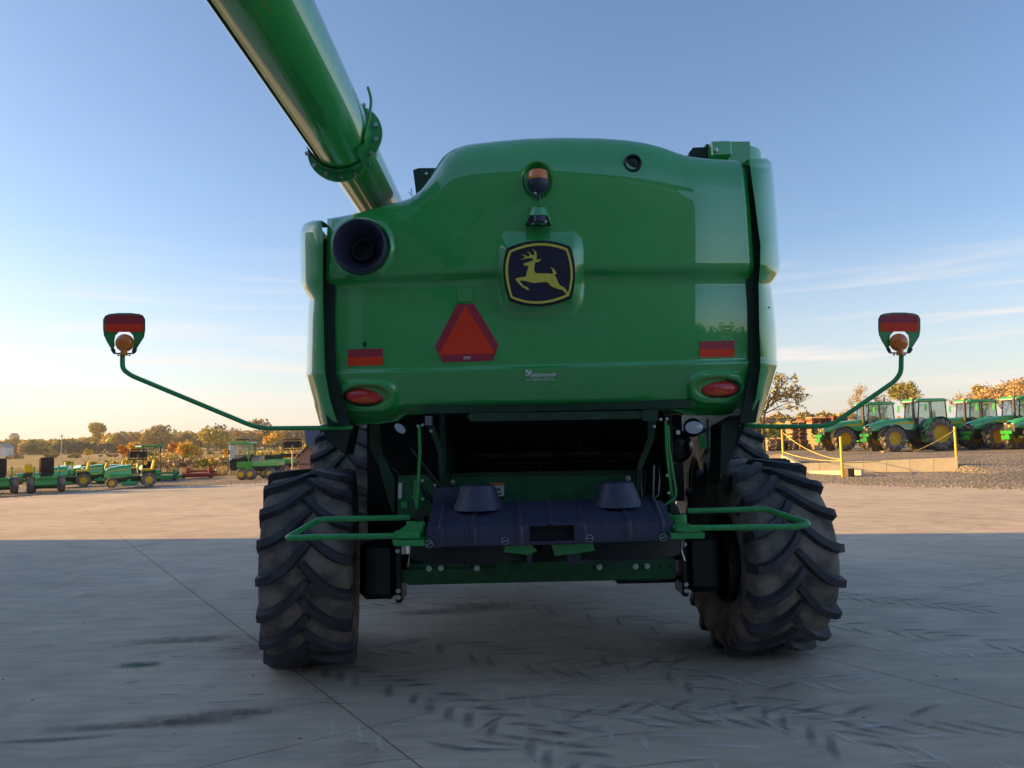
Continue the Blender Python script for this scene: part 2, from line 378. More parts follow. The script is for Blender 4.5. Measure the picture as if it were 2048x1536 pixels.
for t in np.concatenate([np.linspace(0, .3, 50), np.linspace(.31, 1, 50)]):
    row = []
    for x in xs:
        yb = interp(edge, x); far = 52 if x < 4 else 105
        jag = .35*math.sin(x*1.9)+.25*math.sin(x*4.7+1)
        y = yb + jag + (far-yb)*t
        row.append(V(x, y, gh(x, y) if t > 0 else -.01))
    P.append(row)
gv.grid(P); struct('gravel_yard', gv, ['gravel'], 60)
# loose stones thrown onto the concrete edge and over the yard
st = M()
def stone(c, r):
    vs = [V(math.cos(a)*r*random.uniform(.7, 1.2), math.sin(a)*r*random.uniform(.7, 1.2), 0)+c for a in (0, 1.57, 3.14, 4.71)]
    st.add(vs+[c+V(0, 0, r*.7)], [(0, 1, 4), (1, 2, 4), (2, 3, 4), (3, 0, 4)])
for k in range(5000):
    x = random.choice([random.uniform(-34, -6), random.uniform(8, 32)]); y = interp(edge, x)+random.expovariate(.3)-.6
    stone(V(x, y, max(0, gh(x, y)-.005) if y > interp(edge, x)+.6 else 0), random.uniform(.02, .055))
obj('loose_stones', st, ['stone'], label='loose grey stones scattered along the edge of the concrete', cat='stones', kind='stuff')
st = M()
for k in range(90):
    stone(gr(random.uniform(-50, 2100), random.uniform(1085, 1530)), random.choice([.004, .006, .008, .011]))
obj('dirt_crumbs', st, ['wood_dark'], label='dark crumbs of dirt scattered over the shaded concrete', cat='dirt', kind='stuff')
# tyre marks and stains on the concrete
def marks(name, mname, quads, label, z):
    me = bpy.data.meshes.new(name); vs = []; fs = []; uvs = []
    for (c, a, ln, wd, bend) in quads:
        n = 5; d = V(math.cos(a), math.sin(a), 0); q = V(-d.y, d.x, 0); b = len(vs)
        for i in range(n+1):
            t = i/n; p = c + d*(t-.5)*ln + q*bend*(4*(t-.5)**2)
            vs += [tuple(p-q*wd/2), tuple(p+q*wd/2)]
        for i in range(n):
            fs.append((b+2*i, b+2*i+2, b+2*i+3, b+2*i+1)); uvs += [(i/n, 0), ((i+1)/n, 0), ((i+1)/n, 1), (i/n, 1)]
    me.from_pydata([(v[0], v[1], z) for v in vs], [], fs); u = me.uv_layers.new(name='UVMap')
    u.data.foreach_set('uv', [k for t in uvs for k in t]); me.materials.append(MATS[mname])
    o = bpy.data.objects.new(name, me); S.collection.objects.link(o); setp(o, label, 'stain', None, 'stuff')
def chev(pix, step, half, ln, wd, jit=.012, drop=.25):
    pts = [gr(*p) for p in pix]; out = []
    for a, b in zip(pts, pts[1:]):
        d = (b-a); L_ = d.length; d.normalize(); q = V(-d.y, d.x, 0); an = math.atan2(d.y, d.x); n = int(L_/step)
        for i in range(n):
            for s in (-1, 1):
                if random.random() < drop: continue
                ll = ln*1.35; hf = ll*.5*math.sin(R_(40))+.01; c = a+d*(i+.5*(s > 0))*step+q*s*hf+V(random.gauss(0, jit), random.gauss(0, jit), 0)
                out.append((c, an+s*R_(40)+random.gauss(0, .02), ll*random.uniform(.92, 1.06), wd*1.2*random.uniform(.85, 1.2), -s*.02))
    return out
dk = chev([(1650, 1188), (1860, 1210), (2048, 1225), (2300, 1240)], .17, .14, .26, .05, drop=.1)
dk += chev([(1640, 1248), (1800, 1262), (1950, 1282), (2200, 1320)], .17, .14, .25, .05, drop=.25)
dk += chev([(760, 1205), (1000, 1200), (1200, 1228), (1390, 1268)], .2, .17, .3, .045, drop=.25)
dk += chev([(640, 1330), (860, 1390), (1010, 1450), (1180, 1536), (1300, 1650)], .19, .16, .24, .07, drop=.1)
dk += chev([(760, 1300), (900, 1290), (1080, 1330), (1240, 1345), (1400, 1335)], .2, .18, .34, .06, drop=.2)
dk += chev([(1120, 1290), (1330, 1340), (1560, 1420), (1800, 1530), (1900, 1600)], .2, .18, .3, .05, drop=.3)
dk += chev([(900, 1480), (1150, 1440), (1400, 1425), (1700, 1440), (2048, 1440)], .2, .18, .3, .05, drop=.35)
lt = chev([(1330, 1400), (1560, 1440), (1800, 1480), (2048, 1530), (2250, 1570)], .2, .19, .30, .045, drop=.1)
lt += chev([(1180, 1350), (1420, 1350), (1620, 1362), (1800, 1375)], .16, .12, .24, .045, drop=.2)
lt += chev([(1000, 1370), (1150, 1420), (1400, 1500), (1600, 1570)], .22, .22, .3, .04, drop=.25)
lt += chev([(1750, 1290), (1900, 1300), (2100, 1330)], .18, .15, .25, .04, drop=.3)
lt += chev([(880, 1260), (1050, 1250), (1250, 1275), (1380, 1290)], .18, .16, .28, .04, drop=.3)
lt += chev([(620, 1420), (900, 1500), (1050, 1560)], .2, .18, .28, .04, drop=.4)
for k in range(60):
    px, py = random.gauss(1150, 300), random.uniform(1200, 1540)
    if px < 720 and random.random() < .6: px += 500
    c = gr(px, py); (dk if random.random() < .62 else lt).append((c, random.gauss(R_(3), .3), random.uniform(.15, .7), random.uniform(.015, .05), random.uniform(-.06, .06)))
for k in range(45):
    c = gr(random.uniform(250, 1000), random.uniform(1180, 1420)); dk.append((c, random.gauss(R_(8), .25), random.uniform(.1, .4), random.uniform(.012, .04), random.uniform(-.03, .03)))
marks('dark_tyre_marks', 'mark_dark', dk, 'dark tyre scuffs and lug prints on the shaded concrete', .0035)
marks('dusty_tyre_marks', 'mark_light', lt, 'pale dusty lug prints on the concrete behind the harvester', .0055)
marks('green_spill', 'mark_green', [(gr(278, 1330), 0, .42, .2, .01)], 'faint green spill on the concrete left of the harvester', .0045)
bw = [(gr(px, py), R_(6), ln, wd, .03) for px, py, ln, wd in ((250, 1452, 1.1, .16), (400, 1440, .9, .3), (110, 1480, .8, .08), (480, 1425, .7, .2), (960, 1215, .9, .5), (380, 1280, 1.2, .3), (860, 1225, .8, .3))]
bw += [(gr(605, 1290), 0, 1.6, 1.0, 0), (gr(1500, 1290), 0, 1.9, 1.0, 0)]  # broad soft brown patch around the foot of each rear tyre
marks('brown_stains_patches', 'mark_brown', bw, 'brown oil and dirt stains and broad brown patches on the concrete', .0025)

# ------------------------------------------------------------------ buildings that shade and are mirrored in the paint
def building(name, x0, x1, y0, y1, h, label, wallm, gable=None, doors=()):
    t = thing(name, ((x0+x1)/2, (y0+y1)/2, 0), label, 'building')
    w = M()
    nx = int((x1-x0)/.4)
    def face(a, b, hh):
        d = (b-a); n = max(1, int(d.length/.3)); q = V(d.y, -d.x, 0).normalized()
        pts = []
        for i in range(n*2+1):
            p = a+d*(i/(n*2)); k = .03 if (i//1) % 2 else 0; pts.append((p+q*k, i/(n*2)))
        w.grid([[p+V(0, 0, 0) for p, _ in pts], [p+V(0, 0, hh(u)) for p, u in pts]])
    A, B, C, D = V(x0, y0, 0), V(x1, y0, 0), V(x1, y1, 0), V(x0, y1, 0)
    gb = (lambda u: h+gable*(1-abs(2*u-1))) if gable else (lambda u: h)
    face(A, B, gb); face(B, C, lambda u: h); face(C, D, gb); face(D, A, lambda u: h)
    obj('wall', w, [wallm], t)
    r = M(); o = .4
    if gable:
        xm = (x0+x1)/2
        for s, xe in ((-1, x0-o), (1, x1+o)):
            ze = h-gable*o/((x1-x0)/2)
            r.prism([V(xe, y0-o, ze+.05), V(xm, y0-o, h+gable+.05), V(xm, y1+o, h+gable+.05), V(xe, y1+o, ze+.05)], (0, 0, .15))
    else: r.box(((x0+x1)/2, (y0+y1)/2, h+.15), (x1-x0+.5, y1-y0+.5, .3))
    obj('roof', r, ['steel_dull' if gable else 'trim_white'], t)
    for (dx0, dx1, dh) in doors:
        d = M(); d.box(((dx0+dx1)/2, y1+.02, dh/2), (dx1-dx0, .06, dh)); obj('door', d, ['door_grey'], t)
    return t
building('workshop_building', -30, -16, -4.5, 16.12, 8.9, 'long pale workshop building left of the camera that shades the concrete', 'siding_pale')
building('barn_shade_block', -34, -16, -44, -4.9, 14.2, 'unseen tall pale block behind the workshop, added to shade the barn wall', 'siding_pale')  # added out of view so that sun reaches only the barn's top
building('barn', -15.4, 9.2, -26, -10.5, 9.4, 'pale tan gabled barn with a wide grey door behind the camera', 'siding_dark', gable=1.2, doors=((-6, 4, 5.5),))

# ------------------------------------------------------------------ the combine harvester
C = thing('combine_harvester', (.2, 7.5, 0), 'large green combine harvester seen from the rear on the concrete', 'combine harvester')
TOP = [(600, 437), (655, 437), (680, 433), (720, 425), (760, 413), (800, 403), (820, 397), (840, 383), (860, 359), (875, 335), (890, 313), (912, 298), (940, 289), (1000, 282), (1060, 277), (1130, 275), (1200, 276),
       (1260, 280), (1300, 286), (1335, 295), (1362, 305), (1388, 313), (1420, 317), (1455, 319), (1484, 321), (1493, 326), (1500, 340), (1520, 345)]
BOT = [(600, 832), (655, 838), (668, 848), (690, 850), (745, 848), (785, 842), (796, 833), (808, 829), (861, 827), (1080, 823), (1300, 819), (1350, 820), (1385, 828), (1405, 830), (1470, 830), (1484, 825), (1500, 805), (1520, 800)]
def smooth_interp(pts, w=9):
    xs = np.arange(590, 1530, 1.0); y = np.interp(xs, [p[0] for p in pts], [p[1] for p in pts]); k = np.hanning(w*2+1); k /= k.sum()
    ys = np.convolve(np.pad(y, w, mode='edge'), k, 'valid'); return lambda x: np.interp(x, xs, ys)
topf = smooth_interp(TOP, 8); botf = smooth_interp(BOT, 5)
XL = [(400, 655), (437, 655), (560, 651), (600, 653), (745, 657), (800, 664), (860, 672)]
XR = [(300, 1490), (326, 1491), (420, 1500), (528, 1507), (570, 1505), (725, 1507), (760, 1504), (810, 1494), (840, 1480)]
def sst(a, b, x): t = np.clip((x-a)/(b-a), 0, 1); return t*t*(3-2*t)
PX = .00345
def Dep(x, y):
    x = np.asarray(x, float); y = np.asarray(y, float)
    b1 = np.interp(x, [655, 1080, 1505], [552, 531, 529]); b2 = np.interp(x, [655, 1080, 1505], [578, 566, 567])
    led1 = np.interp(x, [655, 1505], [740, 717.5]); led2 = led1+8
    d = 5.20 + .10*((x-1082)/425)**2 + .055*sst(.72, 1.0, np.abs(x-1082)/425)
    up = .12*((y-430)*PX)**2*(y < 430) + .05*((y-430)*PX)**2*(y >= 430)
    lo = .20*((y-628)*PX)**2
    band = sst(0, 1, (y-b1+3)/(b2-b1+6))
    d = d + up*(1-band) + (lo+.088)*band
    d = d - .022*sst(0, 1, (y-led1)/(led2-led1))                     # ledge
    t = np.maximum(0, (y-led2)*PX); d = d + .30*t + .1*t*t - 0
    bt = botf(x)
    lip = sst(0, 1, (y-(bt-24))/24); d = d + .10*lip**1.5
    # roll over the top
    s = np.maximum(0, (y-topf(x)))*PX; Rr = .20
    q = np.clip(1-s/Rr, 0, 1); d = d + .17*(1-np.sqrt(np.clip(1-q**2, 0, 1)))
    # soft shoulder between hump and left flank
    d = d - .05*sst(1.0, .0, np.hypot((x-1120)/330, (y-330)/170))*(1-band)
    # emblem boss
    bx = np.clip((np.abs(x-1081)-62)/26, 0, 1); by = np.where(y < 540, np.clip((500-y)/44, 0, 1), np.clip((y-560)/80, 0, 1))
    r = np.hypot(bx, by); bm = sst(1, 0, r); target = 5.165+0*x
    d = d*(1-bm) + np.minimum(d, target)*bm
    # beacon recess
    r = np.hypot((x-1074)/30, (y-360)/37); d = d + .085*sst(1.05, .55, r)
    # exhaust lip
    r = np.hypot(x-722, y-493); d = d - .022*np.exp(-((r-59)/5.)**2) + .34*sst(54, 46, r)
    # lamp pods
    for cx, cy in ((733, 794), (1437, 777)):
        rx = np.abs(x-cx)/56; ry = np.abs(y-cy)/30; r = (rx**3.2+ry**3.2)**(1/3.2)
        d = d - .038*sst(1.18, .92, r)
        r2 = np.hypot((x-cx+1)/46, (y-cy+2)/21); d = d + .045*sst(1.08, .8, r2)
    return d
sh = M(); NC, NR = 330, 200; P = []
sx = np.linspace(0, 1, NC)
tt = np.concatenate([np.linspace(0, .12, 40)**1.0, np.linspace(.12, 1, NR-39)[1:]])
for r in range(-9, len(tt)+6):
    row = []
    k = min(max(r, 0), len(tt)-1)
    xm = lerp(655, 1503, sx); y = topf(xm)+(botf(xm)-topf(xm))*tt[k]
    x = np.interp(y, *zip(*XL))*(1-sx) + np.interp(y, *zip(*XR))*sx
    D = Dep(x, y)
    ed = np.minimum(x-x[0], x[-1]-x); D = D + .03*(1-sst(0, 9, ed))
    for j in range(NC):
        p = at(x[j], y[j], D[j])
        if r < 0: q = -r; p = p + V(0, .07*q, .012*q-.0011*q*q-.002)
        if r >= len(tt): q = r-len(tt)+1; p = p + V(0, .03*q, .006*q*0)
        row.append(p)
    P.append(row)
P = [[P[i][0]+V(0, .10, 0)]+P[i]+[P[i][-1]+V(0, .10, 0)] for i in range(len(P))]
sh.grid(P); hood = obj('rear_hood', sh, ['green_paint'], C, 50)
# side shields wrapping the corners
def shield(inner, outer, name):
    m = M(); P = []
    y0, y1 = inner[0][0], inner[-1][0]
    for y in np.linspace(y0, y1, 130):
        xi = np.interp(y, [p[0] for p in inner], [p[1] for p in inner]); xo = np.interp(y, [p[0] for p in outer], [p[1] for p in outer])
        din = float(Dep(np.clip(xi, 660, 1500), y))*.3+5.33*.7
        row = [at(xi, y, din+.12)]
        for q in np.linspace(0, 1, 14):
            dd = din + .34*(1-math.sqrt(max(0, 1-q**2.2))); row.append(at(xi+(xo-xi)*q, y, dd))
        e = row[-1]
        for k in (.3, .8, 1.5, 2.4, 3.4): row.append(e+V(0, k, 0))
        P.append(row)
    # round top edge
    top = P[0]
    ex = []
    for k in range(1, 6): ex.append([p+V(0, .05*k, .02*math.sin(k*.4)) for p in top])
    P = ex[::-1]+P
    m.grid(P); return obj(name, m, ['green_paint'], C, 45)
shield([(441, 643), (480, 646), (600, 646), (745, 650), (800, 660), (849, 676)], [(441, 622), (448, 606), (462, 600), (480, 599), (566, 600), (573, 602), (600, 617), (640, 614), (740, 612), (748, 611), (849, 640)], 'side_shield')
shield([(317, 1498), (330, 1500), (491, 1521), (533, 1520), (570, 1517), (660, 1519), (733, 1521), (790, 1513), (849, 1496)],
       [(317, 1536), (325, 1545), (400, 1552), (500, 1559), (536, 1561), (544, 1560), (570, 1543), (600, 1547), (660, 1553), (722, 1555), (728, 1557), (820, 1528), (849, 1517)], 'side_shield')
sm = M()
sm.prism([at(640, 478, 5.42), at(668, 478, 5.42), at(670, 740, 5.42), at(700, 850, 5.45), at(655, 850, 5.45), at(642, 740, 5.42)], (0, .03, 0)); obj('door_seal', sm, ['seal'], C)
sm = M(); sm.prism([at(1485, 330, 5.43), at(1510, 330, 5.43), at(1532, 500, 5.43), at(1530, 740, 5.43), at(1512, 845, 5.45), at(1480, 845, 5.45), at(1500, 740, 5.43)], (0, .03, 0)); obj('door_seal', sm, ['seal'], C)
# body core behind the hood, plain dark boxes that block light; grain tank
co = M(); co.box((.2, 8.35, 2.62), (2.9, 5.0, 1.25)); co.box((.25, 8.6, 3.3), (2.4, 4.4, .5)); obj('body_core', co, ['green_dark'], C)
gt = M(); gt.prism([at(826, 340, 6.2), at(838, 336, 6.2), at(872, 336, 6.2), at(880, 420, 6.2), at(822, 420, 6.2), at(833, 395, 6.2)], (0, .8, 0)); gt.tube([at(818, 384, 6.1), at(826, 396, 6.1), at(822, 378, 6.1)], .004, 5)
obj('tank_corner', gt, ['green_dark'], C)
for (x_, y_) in ((853, 348), (862, 372), (848, 388)): b = M(); b.lathe([(0, -.012), (.013, -.008), (.013, .0)], at(x_, y_, 6.19), 'Y', 8); obj('bolt', b, ['steel'], C, 40)
ct = M(); ct.lathe([(.0, .0), (.24, .0), (.29, -.02), (.30, -.35), (.3, -.9)], at(1474, 284, 6.5)+V(.0, .3, 0), 'Z', 40); obj('air_intake_housing', ct, ['green_paint'], C, 40)
ct = M(); ct.box(at(1424, 306, 6.0)+V(.05, 0, 0), (.16, .2, .12), bev=.01); ct.prism([at(1426, 283, 6.1), at(1500, 283, 6.1), at(1500, 330, 6.1), at(1426, 330, 6.1)], (0, .05, 0)); obj('intake_panel', ct, ['green_paint'], C)
b = M(); b.lathe([(0, -.02), (.018, -.016), (.02, 0)], at(1431, 301, 5.9), 'Y', 10); obj('bolt', b, ['steel'], C, 40)
ct = M(); ct.prism([at(1378, 305, 6.0), at(1386, 295, 6.0), at(1412, 294, 6.0), at(1412, 288, 6.0), at(1426, 290, 6.0), at(1426, 330, 6.0), at(1378, 330, 6.0)], (0, .12, 0)); obj('tank_bracket', ct, ['seal'], C)
# conforming patches
def conf(poly, off, y=None):
    out = []
    for (x, y) in poly: out.append(at(x, y, float(Dep(x, y))-off))
    return out
def dens(poly, n=6):
    out = []
    for a, b in zip(poly, poly[1:]+poly[:1]):
        for i in range(n): out.append((lerp(a[0], b[0], i/n), lerp(a[1], b[1], i/n)))
    return out
def ell(cx, cy, rx, ry, n=28, p=2.0):
    o = []
    for k in range(n):
        a = 2*math.pi*k/n; c, s_ = math.cos(a), math.sin(a); o.append((cx+rx*math.copysign(abs(c)**(2/p), c), cy+ry*math.copysign(abs(s_)**(2/p), s_)))
    return o
def planar(poly, off, depth): return [at(x, y, depth-off) for x, y in poly]
def plane_poly(poly, off):          # a flat plate fitted to the hood behind it
    ds = [float(Dep(x, y)) for x, y in poly]; d0 = min(ds)-off
    a = np.array([[x, y, 1] for x, y in poly]); c = np.linalg.lstsq(a, np.array(ds), rcond=None)[0]; res = a@c-np.array(ds)
    k = max(0, res.max()); return lambda x, y, extra=0: at(x, y, c[0]*x+c[1]*y+c[2]-k-off-extra)
# slow moving vehicle triangle
hexp = [(914, 608), (948, 608), (997, 690), (986, 721), (885, 724), (870, 693)]
fp = plane_poly(hexp, .006); tri = obj('warning_triangle', M().prism([fp(*p) for p in hexp], (0, .012, 0)), ['retro_red'], C)
obj('triangle_centre', M().prism([fp(x, y, .003) for x, y in ((931, 609), (990, 707), (877, 710))], (0, .004, 0)), ['fluor'], tri)
t_ = M()
for k in range(3): t_.prism([fp(927, 713+k*2.2, .003), fp(941, 712.6+k*2.2, .003), fp(941, 713.6+k*2.2, .003), fp(927, 714+k*2.2, .003)], (0, .003, 0))
obj('print_lines', t_, ['white_print'], tri)
rv = M(); rv.prism([fp(x, y, .0) for x, y in ((915, 578), (946, 576), (945, 603), (915, 604))], (0, .006, 0)); obj('mounting_plate', rv, ['green_paint'], C)
def strip(x0, y0, x1, y1, ym):
    poly = [(x0, y0+1), (x1, y0-1), (x1, y1-1), (x0, y1+1)]; f = plane_poly(poly, .005)
    s = obj('reflective_strip', M().prism([f(*p) for p in poly], (0, .006, 0)), ['retro_red'], C)
    obj('fluorescent_band', M().prism([f(x0, ym+1, .003), f(x1, ym-1, .003), f(x1, y1-1, .003), f(x0, y1+1, .003)], (0, .004, 0)), ['fluor'], s)
strip(695, 698, 765, 731, 714); strip(1399, 682, 1469, 714, 698)
h_ = M(); h_.lathe([(0, 0), (.017, 0), (.019, .003)], at(730, 688, float(Dep(730, 688))-.003), 'Y', 16); obj('plug', h_, ['seal'], C)
h_ = M(); h_.lathe([(0, 0), (.006, 0), (.007, .003)], at(1538, 615, 5.40), 'Y', 10); obj('plug', h_, ['black'], C)
# tail lamps
for cx, cy in ((730, 792), (1436, 777)):
    d0 = float(Dep(cx, cy)); t = M(); n = 26
    prof = [(1.0, 0), (.97, -.014), (.8, -.028), (.5, -.038), (0.02, -.042)]
    t.grid([[at(cx+40*f*math.cos(2*math.pi*k/n), cy+16.5*f*math.sin(2*math.pi*k/n), d0-.004+h) for k in range(n+1)] for f, h in prof])
    tl = obj('tail_light', t, ['lens_red'], C, 60)
    b = M(); b.ring([at(x, y, d0-.01) for x, y in ell(cx, cy, 43.5, 18.5, 36)], [at(x, y, d0-.014) for x, y in ell(cx, cy, 39, 16, 36)], (0, .02, 0)); obj('bezel', b, ['black'], tl)
    g = M()
    for k in range(-12, 13): 
        x = cx+k*2.9; hh = 15*math.sqrt(max(0, 1-(k*2.9/39)**2)); g.box(at(x, cy+hh*.45, d0-.041+.034*(abs(k)/13)**2), (.0035, .008, hh*.8*PX))
    obj('lens_ribs', g, ['lens_amber'], tl)
# exhaust
ex = M(); c0 = at(718, 491, 5.17); 
ex.lathe([(.185, .12), (.187, .02), (.184, -.012), (.176, -.02), (.168, -.012), (.15, .05), (.12, .12), (.085, .16), (.082, .13), (.062, .128), (.058, .16), (.058, .24), (0, .24)], c0, 'Y', 48)
ep = obj('exhaust_outlet', ex, ['black_plastic'], C, 40)
er = M(); er.lathe([(.084, .13), (.078, .118), (.064, .118), (.058, .13)], c0+V(0, .002, 0), 'Y', 40); obj('inner_pipe', er, ['black_gloss'], ep, 60)
# small round camera top right
cm_ = M(); cm_.lathe([(.064, .05), (.064, -.01), (.058, -.02), (.047, -.015), (.042, -.002), (.02, -.006), (0, -.008)], at(1265, 327, float(Dep(1265, 327))), 'Y', 30); obj('sensor_cap', cm_, ['black_gloss'], C, 40)
# beacon
bc = at(1076, 362, 5.13); bs = M(); 
bs.lathe([(0, -.005), (.03, -.005), (.05, .012), (.066, .03), (.071, .05), (.072, .075)], bc+V(0, 0, -.075), 'Z', 32)
bs.lathe([(.012, -.06), (.012, 0)], bc+V(.003, 0, -.075), 'Z', 12); bs.box(bc+V(-.022, -.01, -.10), (.03, .02, .035), bev=.005)
be = obj('beacon', bs, ['black_plastic'], C, 50)
bl = M(); bl.lathe([(.073, 0), (.073, .006), (.069, .008), (.069, .055), (.060, .066), (.0, .068)], bc, 'Z', 36); obj('beacon_lens', bl, ['lens_amber'], be, 40)
bb = M(); bb.lathe([(0, -.012), (.009, -.010), (.010, 0)], bc+V(-.022, -.02, -.095), 'Y', 10); obj('bolt', bb, ['steel'], be)
bt = M(); bt.tube([bc+V(.006, .0, -.13), bc+V(.01, .0, -.19)], .009, 10); bt.box(bc+V(.012, 0, -.165), (.022, .02, .03)); obj('beacon_stem', bt, ['green_frame'], C, 40)
# camera housing
hc = at(1077, 437, 5.14); hm = M(); P = []
for q in np.linspace(0, 1, 9):
    yy = lerp(414, 449, q); hw = lerp(17, 27.5, q**.8); row = []
    for a in np.linspace(-1, 1, 17):
        row.append(at(1077+hw*math.sin(a*math.pi/2), yy, 5.12+.1*(1-math.cos(a*math.pi/2))**1.2 - .03*q))
    P.append(row)
hm.grid([[p+V(0, .06, .0) for p in P[0]]]+P); hm.v = hm.v; ho = obj('camera_housing', hm, ['green_paint'], C, 50)
hk = M(); hk.prism([at(1052, 448, 5.1), at(1060, 430, 5.1), at(1094, 430, 5.1), at(1102, 448, 5.1)], (0, .05, 0)); obj('housing_cavity', hk, ['seal'], ho)
hk = M(); hk.box(at(1078, 438, 5.085), (.085, .04, .05), bev=.008); hk.lathe([(.016, 0), (.016, -.012), (.01, -.014), (0, -.01)], at(1078, 438, 5.06), 'Y', 16); obj('rear_camera', hk, ['black_plastic'], ho, 40)
for x_ in (1070, 1082, 1086): hk = M(); hk.box(at(x_, 437, 5.062), (.003, .004, .032)); obj('label_stripe', hk, ['decal_white'], ho)
hk = M(); hk.box(at(1092, 443, 5.06), (.014, .006, .016)); obj('label_stripe', hk, ['decal_white'], ho)
hk = M(); hk.tube([at(1076, 448, 5.09), at(1080, 454, 5.08), at(1085, 454, 5.08), at(1090, 448, 5.09)], .003, 6, fillet=.01); obj('cable', hk, ['black'], ho)
# emblem
def ez(p): return (990+p[0]/10.24, 470+p[1]/10.24)
def arcpoly(cs, ms, n=12):
    out = []
    for i in range(4):
        a, b, m = np.array(cs[i]), np.array(cs[(i+1) % 4]), np.array(ms[i]); c = 2*m-(a+b)/2
        for k in range(n): t = k/n; out.append(ez(tuple(a*(1-t)**2+2*c*t*(1-t)+b*t*t)))
    return out
plate = arcpoly([(255, 265), (1535, 235), (1565, 1295), (285, 1340)], [(900, 110), (1645, 740), (900, 1460), (165, 740)])
yo = arcpoly([(300, 318), (1482, 275), (1515, 1247), (323, 1285)], [(900, 165), (1595, 750), (900, 1406), (214, 740)])
yi = arcpoly([(335, 352), (1452, 317), (1490, 1205), (358, 1255)], [(900, 215), (1545, 750), (900, 1358), (268, 740)])
nv = arcpoly([(285, 303), (1500, 258), (1533, 1262), (308, 1302)], [(900, 148), (1612, 750), (900, 1424), (198, 740)])
ED = 5.155
em = obj('emblem', M().prism([at(x, y, ED) for x, y in plate], (0, .02, 0)), ['seal'], C)
obj('emblem_field', M().prism([at(x, y, ED-.004) for x, y in nv], (0, .006, 0)), ['emblem_navy'], em)
obj('emblem_border', M().ring([at(x, y, ED-.008) for x, y in yo], [at(x, y, ED-.008) for x, y in yi], (0, .006, 0)), ['emblem_yellow'], em)
deer = [(580, 590), (640, 570), (700, 550), (770, 525), (785, 510), (788, 490), (770, 478), (730, 470), (680, 470), (600, 485), (525, 518), (570, 480), (612, 458), (620, 448), (590, 420), (545, 402), (600, 406), (632, 422), (655, 437), (700, 430), (712, 412), (708, 390), (690, 362), (642, 335), (700, 352), (735, 380), (757, 415), (790, 415), (806, 395), (812, 370), (800, 330), (762, 293), (815, 318), (848, 358), (858, 400), (855, 450), (848, 500), (870, 503), (948, 490), (920, 522), (880, 555), (848, 550), (828, 548), (815, 600), (803, 655), (800, 720), (815, 762), (850, 785), (960, 787), (1080, 785), (1140, 792), (1180, 798), (1187, 775), (1175, 710), (1130, 652), (1190, 685), (1235, 730), (1262, 793), (1215, 818), (1242, 850), (1267, 900), (1292, 970), (1330, 1028), (1420, 1075), (1460, 1125), (1500, 1185), (1492, 1235), (1468, 1218), (1430, 1170), (1382, 1125), (1300, 1105), (1200, 1070), (1140, 1038), (1095, 985), (1067, 962), (1000, 960), (900, 970), (810, 983), (730, 970), (650, 945), (560, 932), (505, 935), (540, 985), (590, 1040), (640, 1062), (672, 1072), (705, 1135), (640, 1110), (560, 1060), (480, 985), (430, 925), (418, 900), (440, 885), (540, 862), (620, 855), (640, 845), (645, 800), (655, 750), (670, 700), (690, 650), (690, 632), (640, 628), (597, 622)]
def text_mesh(body, size, origin, shear=0, spacing=1.0, sx=1.0, bold=0.0, width=None):
    cu_ = bpy.data.curves.new('lettering', 'FONT'); cu_.body = body; cu_.size = size; cu_.shear = shear; cu_.space_character = spacing; cu_.offset = bold; cu_.resolution_u = 3
    ob = bpy.data.objects.new('lettering_tmp', cu_); S.collection.objects.link(ob); dg = bpy.context.evaluated_depsgraph_get()
    me = bpy.data.meshes.new_from_object(ob.evaluated_get(dg)); m = M()
    if width: sx = width/max(v.co.x for v in me.vertices)
    m.add([(origin.x+v.co.x*sx, origin.y, origin.z+v.co.y) for v in me.vertices], [tuple(p.vertices) for p in me.polygons])
    bpy.data.objects.remove(ob); bpy.data.curves.remove(cu_); bpy.data.meshes.remove(me)
    return m
def tri_poly(poly2, f, off):      # concave outline with thickness, triangulated robustly
    from mathutils.geometry import tessellate_polygon
    tr = tessellate_polygon([[Vector((p[0], -p[1], 0)) for p in poly2]]); n = len(poly2); A = [f(*p) for p in poly2]; B = [p+Vector(off) for p in A]
    m = M(); m.add(A+B, [tuple(t) for t in tr]+[(t[0]+n, t[2]+n, t[1]+n) for t in tr]+[(i, (i+1) % n, n+(i+1) % n, n+i) for i in range(n)]); return m
obj('leaping_deer', tri_poly([ez(p) for p in deer], lambda x, y: at(x, y, ED-.009), (0, .006, 0)), ['emblem_yellow'], em)
# dealer lettering
o0 = at(1059.5, 752, float(Dep(1085, 748))-.006)
lg = obj('lettering', text_mesh('GREENMARK', .0285, at(1059.5, 753, float(Dep(1085, 750))-.008), shear=.25, width=.190, bold=.0008), ['white_print'], C)
obj('lettering', text_mesh('EQUIPMENT', .0125, at(1064, 756.8, float(Dep(1085, 756))-.008), spacing=1.95, bold=.0006, width=.150), ['white_print'], C)
obj('lettering', text_mesh('www.GreenMarkEquipment.com', .0142, at(1053, 761, float(Dep(1085, 760))-.008), bold=.0004, width=.20), ['white_print'], C)
lz = lambda a, b: (1040+a/22.75, 730+b/22.75)
for poly in ([(320, 180), (365, 230), (370, 290), (315, 375), (262, 330), (250, 270)], [(530, 225), (520, 320), (480, 370), (410, 440), (360, 512), (340, 510), (350, 400), (400, 290)], [(245, 375), (290, 400), (315, 460), (318, 515), (270, 470)]):
    pp = [lz(*p) for p in poly]; obj('leaf_logo', M().prism([at(x, y, float(Dep(1055, 745))-.009) for x, y in pp], (0, .003, 0)), ['white_print'], C)

